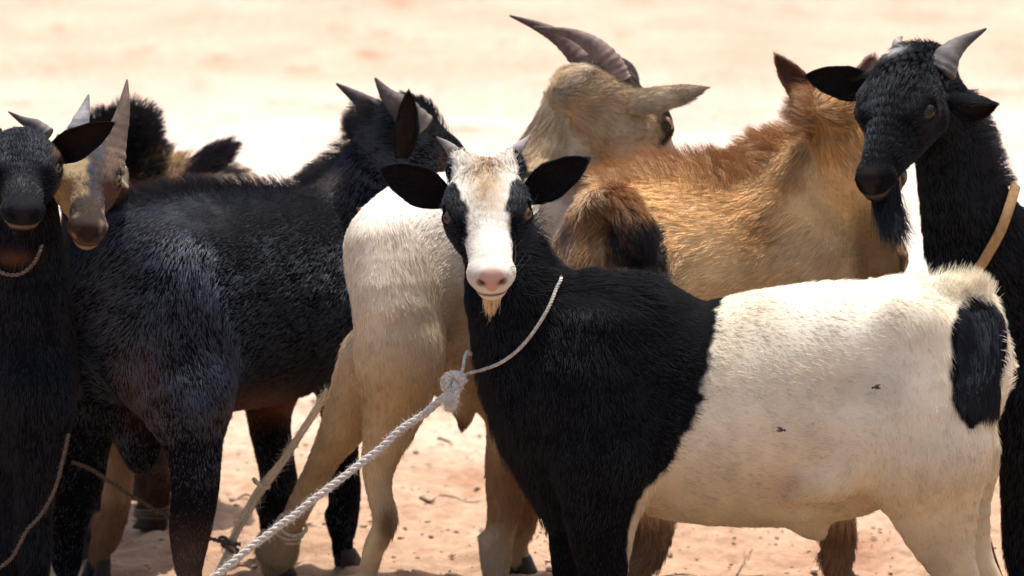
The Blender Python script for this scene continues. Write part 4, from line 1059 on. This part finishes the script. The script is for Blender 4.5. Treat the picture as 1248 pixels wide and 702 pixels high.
# ---- far goat with a bristling dark mane
def goat_far():
    g = Goat('brown goat with bristling dark mane and dark tail tip, furthest back at the left', (-.45, 1.0, 0), .0075, (-.9, .2, 0))
    g.chain([(175, 285, 1.0, 78, 70), (220, 292, 1.02, 88, 82), (258, 280, 1.04, 90, 80), (272, 272, 1.05, 74, 66)], n=4)
    g.chain([(126, 174, .98, 28, 30), (148, 184, .99, 34, 34), (165, 225, 1.0, 48, 46), (178, 270, 1.0, 66, 60)], k=.035)
    g.chain([(222, 214, 1.0, 13, 13), (245, 202, .98, 13, 13), (262, 192, .97, 12, 12), (274, 183, .96, 8, 8)], k=.03)
    g.leg([(180, 360, .92, 44, 36), (184, 450, .90, 30, 24), (186, 540, .88, 22, 18), (186, 600, .86, 20, 17), (188, 640, .84, 16, 14)], (188, .84))
    g.leg([(165, 360, 1.05, 44, 36), (172, 450, 1.05, 28, 22), (174, 540, 1.05, 20, 16)], (174, 1.05))
    g.leg([(258, 340, 1.0, 50, 40), (246, 430, 1.0, 36, 28), (240, 520, 1.0, 18, 16)], (238, 1.0))
    g.leg([(260, 340, 1.12, 50, 40), (252, 430, 1.12, 36, 28), (250, 520, 1.12, 16, 14)], (250, 1.12))
    h = g.head = Head(P(128, 152, .98), vw(-.45, -.8, .3), vw(.5, 0, .86), .20, .95)
    h.build(g.B)
    def coat(c):
        V, X, Y = c['V'], c['X'], c['Y']
        col = np.tile(np.array([.26, .16, .095]), (len(V), 1))
        col = mixc(col, (.42, .32, .23), sm(X, 215, 260)*1.0)
        col = mixc(col, (.02, .013, .010), sm(X, 200, 180)*sm(Y, 235, 205))
        col = mixc(col, (.20, .07, .03), .7*sm(Y, 205, 225)*sm(X, 230, 200))
        tl = np.exp(-((Y-np.interp(X, [222, 280], [214, 180]))/9)**2)*(X > 225)*(X < 285); col = mixc(col, (.05, .04, .045), .9*tl)
        col = mixc(col, (.06, .025, .014), sm(Y, 430, 520)*1.0)
        return col
    def extra(s):
        X, Y, V = s.ctx['X'], s.ctx['Y'], s.ctx['V']
        s.tuft('mane', sm(X, 205, 190)*sm(Y, 225, 205), 5500, .032, (.75, 0, .45), (.020, .013, .010), lift=2.6, flow=.1, droop=.0, clump=.4, cell=.014, rad=.0005)
        s.tuft('tail_hair', ((X > 228)*(X < 285)*(Y < 212)*(V[:, 1] < 1.01)).astype(float), 1500, .030, (.7, 0, .3), (.05, .035, .035), lift=.4, flow=.6, droop=0, clump=.5, rad=.0005)
        s.tuft('mane', np.exp(-(((X-195)/16)**2+((Y-208)/12)**2)), 900, .035, (.3, 0, .7), (.42, .26, .10), lift=.6, flow=.1, droop=0, clump=.5, rad=.0005)
    g.finish(coat, length=.018, lift=.35, n=28000, rad=.0005, seed=81, extra=extra, clump=.5)
    for e in (-1, 1): eyeball(h, e, g.root)
    horn_px(g.root, [(118, 158, .98), (104, 150, 1.0), (96, 146, 1.04)], .012, rings=6)
    return g
gH = goat_far()

# ================================================================== ropes, collars and ground litter
def snap(g, px, py, front=True, off=.004):
    """depth of the goat's coat under a photo pixel"""
    X, Y, V = g.ctx['X'], g.ctx['Y'], g.V
    m = (X-px)**2+(Y-py)**2
    k = np.argsort(m)[:60]; k = k[m[k] < max(150, m[k[0]]+1)]
    y = V[k, 1]
    return (y.min()-off) if front else (y.max()+off)
def loop_pts(g, front, back, off=.004):
    pts = [P(x, y, snap(g, x, y, True, off)) for x, y in front] + [P(x, y, snap(g, x, y, False, off)) for x, y in back]
    return pts
def top(name, label, cat, loc, group=None):
    o = bpy.data.objects.new(name, None); COL.objects.link(o); o.location = tuple(loc); o.empty_display_size = .05
    o['label'] = label; o['category'] = cat
    if group: o['group'] = group
    bpy.context.view_layer.update()
    return o
def twist(root, pts, r, mat, lay=.030, n=14, strands=3, name='strand', wob=0.0, seed=1, nv=8):
    C, _ = catmull(pts, np.zeros((len(pts), 1)), n)
    # even spacing
    sl = np.concatenate([[0], np.cumsum(np.linalg.norm(np.diff(C, axis=0), axis=1))]); m = max(8, int(sl[-1]/(lay/9)))
    q = np.linspace(0, sl[-1], m); C = np.stack([np.interp(q, sl, C[:, k]) for k in range(3)], 1)
    if wob: C = C+wob*np.stack([noise3(C, .03, seed+k) for k in range(3)], 1)
    T, Sd, U = frames(C, (.1, 1, .2))
    for k in range(strands):
        a = q/lay*2*np.pi+k*2*np.pi/strands
        Ck = C+Sd*(np.cos(a)*r*.54)[:, None]+U*(np.sin(a)*r*.54)[:, None]
        rr = r*.56*(1+.10*noise3(Ck, .006, seed+k+20))
        V, F = tube(Ck, rr, rr, (.1, 1, .2), nv)
        quads_tris(name, V, F, mat, root)
    return C
def fuzz(root, C, r, n, length, col, seed=1, rad=.00018, along=.6, name='fray'):
    g = np.random.default_rng(seed)
    T = nrm(np.gradient(C, axis=0)); i = g.integers(0, len(C), n)
    d = nrm(g.standard_normal((n, 3))); d = nrm(d-T[i]*np.sum(d*T[i], 1, keepdims=True))
    root_p = C[i]+d*r*.8; dr = nrm(d+T[i]*along*g.choice([-1, 1], n)[:, None]+.4*g.standard_normal((n, 3)))
    L = length*(.4+g.random(n)); s = np.linspace(0, 1, 4)[None, :, None]
    cv = g.standard_normal((n, 3))*.3
    pts = root_p[:, None]+L[:, None, None]*(s*dr[:, None]+s*s*cv[:, None])
    return make_curves(name, pts, np.full(n, rad), np.tile(col, (n, 1))*(.7+.6*g.random((n, 1))), root)

def band(root, pts, width, thick, mat, up, name='band', closed=True, wid_noise=0.0):
    P_ = list(pts)+([pts[0]] if closed else [])
    C, _ = catmull(P_, np.zeros((len(P_), 1)), 8)
    cen = C.mean(0); out = []
    T = nrm(np.gradient(C, axis=0)); rad = nrm(C-cen)
    rad = nrm(rad-T*np.sum(rad*T, 1, keepdims=True)); W = np.cross(T, rad)
    w = width*.5*(1+wid_noise*noise3(C, .02, 3))[:, None]
    prof = [(-1, 0), (-.8, .8), (0, 1), (.8, .8), (1, 0), (.8, -.6), (-.8, -.6)]
    V = np.stack([C+W*w*a+rad*thick*.5*b for a, b in prof], 1).reshape(-1, 3)
    F = grid_faces(len(C), len(prof))
    return quads_tris(name, V, F, mat, root)

# --- the lead rope of the front goat
kn = P(557, 470, -.10)
r_ = top('lead_rope', 'white twisted rope knotted at the black and white goat\'s neck, slanting down to the left', 'rope', kn)
loop = loop_pts(gA, [(570, 456), (590, 450), (612, 441), (634, 424), (652, 402), (668, 376), (678, 352), (684, 338)], [(676, 328), (655, 345), (625, 385), (600, 415), (580, 432)], off=-.0002)
loopc = [kn+np.array([.004, .0, .004])]+loop+[P(569, 430, -.05), P(564, 450, -.085), kn]
Cc = twist(r_, loopc, .0025, M_ROPE, lay=.014, name='neck_loop_strand', nv=7)
fuzz(r_, Cc, .003, 200, .003, (.62, .56, .48), 3)
lead = [kn, P(535, 489, -.105), P(470, 540, -.12), P(400, 596, -.14), P(330, 649, -.16), P(262, 702, -.18), P(215, 740, -.20), P(160, 787, -.22), GR(90, -.23, .012), GR(10, -.22, .010)]
Cl = twist(r_, lead, .0054, M_ROPE, lay=.030, wob=.002)
fuzz(r_, Cl, .0058, 2600, .006, (.62, .57, .50), 4)
# knot: a rope wound round itself with a frayed tail
th = np.linspace(0, 2*np.pi*2.15, 20)
kp = [kn+VX*(.0105*math.cos(t)-.003*t*.3)+VU*(.0125*math.sin(t)+.004)+VF*(-.004+.005*math.sin(1.5*t)) for t in th]
kp += [P(556, 480, -.118), P(550, 492, -.122), P(545, 500, -.12)]
Ck = twist(r_, kp, .0050, M_ROPE, lay=.024, name='knot', n=5)
fuzz(r_, Ck, .005, 500, .005, (.66, .58, .47), 5)
gg = np.random.default_rng(8); n = 900
base = P(549, 484, -.118)+gg.standard_normal((n, 3))*.004
dr = nrm(vw(-.15, -1, -.1)[None]+.35*gg.standard_normal((n, 3))); L = .008+.009*gg.random(n); ss = np.linspace(0, 1, 5)[None, :, None]
make_curves('frayed_end', base[:, None]+L[:, None, None]*(ss*dr[:, None]+ss*ss*gg.standard_normal((n, 3))[:, None]*.25), np.full(n, .00028), np.tile((.66, .58, .47), (n, 1))*(.75+.5*gg.random((n, 1))), r_)

# --- bark-fibre tether in front of the black goat's belly
r2 = top('bark_tether', 'pale frayed strip of bark fibre slanting down beside the long white rope', 'tether', P(396, 478, .40))
tp = [(398, 474, .42), (385, 500, .41), (362, 536, .40), (346, 560, .39), (322, 592, .385), (303, 622, .38), (286, 652, .38), (276, 682, .38), (262, 712, .38), (250, 730, .38)]
C, W_ = catmull([P(*t) for t in tp], np.array([[.004], [.0075], [.008], [.0075], [.0105], [.0095], [.008], [.010], [.012], [.012]]), 10)
for k in range(4):
    a = np.linspace(0, 5+k, len(C))+k*1.7
    Ck = C+np.stack([np.cos(a), 0*a, np.sin(a)], 1)*(W_*.45)+.001*noise3(C, .02, k)[:, None]
    V, F = tube(Ck, W_[:, 0]*.62, W_[:, 0]*.35, (.3, 1, 0), 8); quads_tris('fibre_strip', V, F, M_BARK, r2)
fuzz(r2, C, .006, 900, .013, (.68, .56, .38), 9, rad=.00028, along=2.2)
for (cx, cy) in ((318, 590), (277, 660), (280, 668)):
    a = np.linspace(0, 2*np.pi, 14); c0 = P(cx, cy, .38); ax = nrm(P(262, 712, .38)-P(322, 592, .385)); s1 = np.cross(ax, VF)
    V, F = tube([c0+s1*.0135*math.cos(t)+VF*.0135*math.sin(t)+ax*.003*math.sin(2*t+cx) for t in a], .0026, .0026, (.1, .2, 1), 7)
    quads_tris('binding', V, F, M_BARK if cy < 600 else M_CORD, r2)
# --- dark cords
def cord(label, rows, r, mat=M_CORD, name='tether_cord', cat='cord'):
    C = [P(*q) for q in rows]; root = top(name, label, cat, C[0])
    Cc = twist(root, C, r, mat, lay=.014, strands=2, wob=.002, nv=6)
    fuzz(root, Cc, r, 200, .006, (.12, .08, .05), 2)
    return root
cord('thin brown cord slanting between the hind legs of the second black goat', [(88, 562, .27), (112, 574, .28), (150, 598, .29), (198, 626, .31), (216, 640, .33), (262, 660, .36), (292, 662, .375)], .0032)
cord('thin dark cord hanging beside the front leg of the leftmost goat', [(84, 528, .14), (78, 560, .13), (66, 598, .125), (48, 628, .12), (30, 650, .12), (14, 680, .13), (-10, 700, .14)], .0028)
r3 = top('leg_binding', 'brown cord wound round a dark leg between the second goat\'s hind legs', 'cord', P(186, 628, .86))
for k, yy in enumerate((618, 624, 629)):
    c0 = P(186, yy, .845); a = np.linspace(0, 2*np.pi, 18)
    V, F = tube([c0+np.array([.029*math.cos(t), .027*math.sin(t), .003*math.cos(t+k)]) for t in a], .0028, .0028, (0, 0, 1), 7); quads_tris('turn', V, F, M_CORD, r3)
r4 = top('hobble', 'bark cord wound round the fetlock of the cream goat\'s stretched hind leg', 'hobble', P(350, 650, .45))
for k, (xx, yy, dd) in enumerate(((356, 640, .445), (352, 646, .452), (349, 652, .458), (346, 660, .464))):
    c0 = P(xx, yy, dd); ax = nrm(P(372, 605, .42)-P(343, 670, .47)); s1 = nrm(np.cross(ax, VF)); s2 = np.cross(ax, s1); a = np.linspace(0, 2*np.pi, 20)
    V, F = tube([c0+s1*.0225*math.cos(t)+s2*.0215*math.sin(t)+ax*.003*math.cos(t*2+k) for t in a], .003, .003, ax, 7); quads_tris('turn', V, F, M_BARK, r4)

# --- collars
c1 = top('collar', 'flat tan strap collar round the neck of the black goat on the right', 'collar', P(1215, 270, .22))
band(c1, loop_pts(gE, [(1238, 226), (1231, 250), (1220, 280), (1206, 306), (1190, 330), (1165, 345)], [(1140, 345), (1150, 310), (1185, 260), (1220, 225)], .006), .017, .004, M_BAND, None, name='strap')
c2 = top('collar', 'dark brown strap collar round the tan neck of the large cream goat', 'collar', P(700, 218, .4))
band(c2, loop_pts(gB, [(636, 212), (665, 214), (700, 217), (740, 222), (772, 226)], [(780, 225), (740, 215), (690, 208), (645, 206)], .020), .012, .004, M_CORD, None, name='strap')
c3 = top('collar', 'thin tan strap collar round the neck of the second black goat', 'collar', P(460, 245, .5))
band(c3, loop_pts(gC, [(436, 256), (455, 249), (475, 240), (500, 228)], [(500, 212), (470, 205), (446, 215), (434, 240)], .004), .006, .003, M_BAND, None, name='strap')
c4 = top('collar', 'thin tan cord collar round the throat of the leftmost black goat', 'collar', P(30, 330, .1))
lp = loop_pts(gG, [(-14, 318), (4, 333), (24, 334), (40, 322), (50, 302)], [(52, 285), (30, 275), (0, 280), (-16, 295)], .006)
twist(c4, lp+[lp[0]], .0028, M_TWIG, lay=.015, strands=2, nv=6)
c5 = top('hanging_strap', 'reddish brown strap hanging between the white rump and the black leg at the right', 'strap', P(1195, 560, .24))
stp = [P(1192, 335, snap(gE, 1192, 335, True, .008)), P(1186, 380, .24), P(1182, 460, .24), P(1186, 540, .24), P(1190, 590, .24), P(1197, 635, .24), P(1207, 675, .24), P(1220, 712, .24), GR(1236, .23, .012), GR(1262, .20, .006)]
C, _ = catmull(stp, np.zeros((len(stp), 1)), 8); V, F = tube(C, .0022, .0075, (0, 1, 0), 10); quads_tris('strap', V, F, mat_fibre('red_leather', (.17, .06, .03), (.09, .035, .02), 90), c5)

# --- things lying on the ground
dgr = bpy.context.evaluated_depsgraph_get(); ground = bpy.data.objects['ground']
gv = np.empty(len(ground.data.vertices)*3, np.float32); ground.data.vertices.foreach_get('co', gv); gv = gv.reshape(-1, 3)
gm = (np.abs(gv[:, 0]) < 2) & (gv[:, 1] > -.6) & (gv[:, 1] < 3.4); gv = gv[gm]
gkey = {}
for x_, y_, z_ in gv: gkey[(int(math.floor(x_/.02)), int(math.floor(y_/.02)))] = max(z_, gkey.get((int(math.floor(x_/.02)), int(math.floor(y_/.02))), -1))
def gz(x, y): return float(gkey.get((int(math.floor(x/.02)), int(math.floor(y/.02))), -.01))
def onground(px, py):
    r = VF+VX*((px-624)/FPX)+VU*((351-py)/FPX); t = -CAM[2]/r[2]; q = CAM+r*t
    return np.array([q[0], q[1], gz(q[0], q[1])])
def twig(label, pxs, r):
    pts = [onground(*p)+np.array([0, 0, r*.8]) for p in pxs]
    C, _ = catmull(pts, np.zeros((len(pts), 1)), 6)
    t = np.linspace(0, 1, len(C)); rr = r*(1-.6*t)*(1+.25*noise3(C, .008, 2))
    V, F = tube(C, rr, rr, (0, 0, 1), 7)
    o = quads_tris('twig', V, F, M_TWIG); o['label'] = label; o['category'] = 'twig'; o['group'] = 'dry twigs on the bare earth'
twig('short thick dark twig on the earth to the right of the green leaf', [(512, 601), (524, 603), (531, 600)], .0032)
twig('long thin twig lying across the earth between the cream goat\'s legs', [(536, 597), (552, 602), (570, 604), (585, 602)], .0016)
twig('thin bent twig on the earth under the belly of the black and white goat', [(872, 692), (905, 690), (935, 687), (962, 691)], .0019)
twig('short upright sloping stalk under the belly of the black and white goat', [(898, 688), (907, 672), (917, 655)], .0013)
twig('thin dark stalk on the earth at the left of the dangling sheath hair', [(800, 697), (832, 694), (850, 697)], .0018)
twig('crooked twig on the pinkish earth left of the second goat\'s front legs', [(288, 602), (300, 599), (316, 604), (322, 601)], .0026)
lf = onground(540, 537); Vl = []
nL, mL = 9, 5
for i in range(nL):
    u = i/(nL-1)
    for j in range(mL):
        v = j/(mL-1)*2-1
        Vl.append(lf+np.array([(u-.5)*.022, v*.007*math.sin(math.pi*min(max(u, .03), .97)), .004+.003*math.cos(u*3)+.003*abs(v)]))
Vl = np.array(Vl); Vl = np.vstack([Vl, Vl-np.array([0, 0, .0012])])
Fl = grid_faces(nL, mL, wrap_v=False); Fl = np.vstack([Fl, Fl[:, ::-1]+nL*mL])
lo_ = mesh_np('leaf', Vl, Fl, M_LEAF); lo_['label'] = 'small curled green leaf on the pale earth between the cream goat\'s legs'; lo_['category'] = 'leaf'

def fly(label, pos, nrm_, size=.0045, rot=0.3):
    root = top('fly', label, 'fly', pos, 'small dark flies')
    n_ = nrm(nrm_); a = nrm(np.cross(n_, (math.sin(rot), .2, math.cos(rot)))); b = np.cross(n_, a)
    def ell(c, ra, rb, rc, name, mat):
        th = np.linspace(.01, np.pi-.01, 7)[:, None]; ph = np.linspace(0, 2*np.pi, 10, endpoint=False)[None]
        V = (np.asarray(c)+(np.cos(th)*ra+0*ph)[..., None]*a+(np.sin(th)*np.cos(ph)*rb)[..., None]*b+(np.sin(th)*np.sin(ph)*rc)[..., None]*n_).reshape(-1, 3)
        mesh_np(name, V, grid_faces(7, 10), mat, root)
    p = np.asarray(pos)+n_*size*.5
    ell(p, size*.9, size*.45, size*.42, 'abdomen', M_FLY); ell(p+a*size*1.15, size*.38, size*.4, size*.36, 'fly_head', M_FLY)
    for e in (-1, 1): ell(p-a*size*.5+b*e*size*.5+n_*size*.35, size*.95, size*.35, size*.04, 'wing', M_TWIG)
for (fx, fy, lb) in ((952, 524, 'dark fly on the white flank of the black and white goat, nearest the belly'), (1068, 472, 'dark fly on the white thigh of the black and white goat')):
    p = P(fx, fy, snap(gA, fx, fy, True, .009)); fly(lb, p, (-.1, -1, .3), .0045, fx)
# grit and clods scattered round the hooves
gr = np.random.default_rng(5); NP = 5200
x = gr.uniform(-1.3, 1.5, NP); y = gr.uniform(.35, 3.3, NP); sz = .0016+.0045*gr.random(NP)**4
ico = np.array([[0, 0, 1], [.89, 0, .45], [.28, .85, .45], [-.72, .53, .45], [-.72, -.53, .45], [.28, -.85, .45], [.72, .53, -.45], [-.28, .85, -.45], [-.89, 0, -.45], [-.28, -.85, -.45], [.72, -.53, -.45], [0, 0, -1]])
icf = np.array([[0, 1, 2], [0, 2, 3], [0, 3, 4], [0, 4, 5], [0, 5, 1], [1, 6, 2], [2, 7, 3], [3, 8, 4], [4, 9, 5], [5, 10, 1], [6, 7, 2], [7, 8, 3], [8, 9, 4], [9, 10, 5], [10, 6, 1], [11, 7, 6], [11, 8, 7], [11, 9, 8], [11, 10, 9], [11, 6, 10]])
zz = np.array([gz(a, b) for a, b in zip(x, y)])
V = (np.stack([x, y, zz+sz*.2], 1)[:, None]+ico[None]*(1+.35*gr.standard_normal((NP, 12, 1)).clip(-1, 1))*sz[:, None, None]*np.array([1.2, 1, .7])).reshape(-1, 3)
F = (icf[None]+np.arange(NP)[:, None, None]*12).reshape(-1, 3)
go = mesh_np('grit', V, F, M_STONE, smooth=False); go['kind'] = 'stuff'
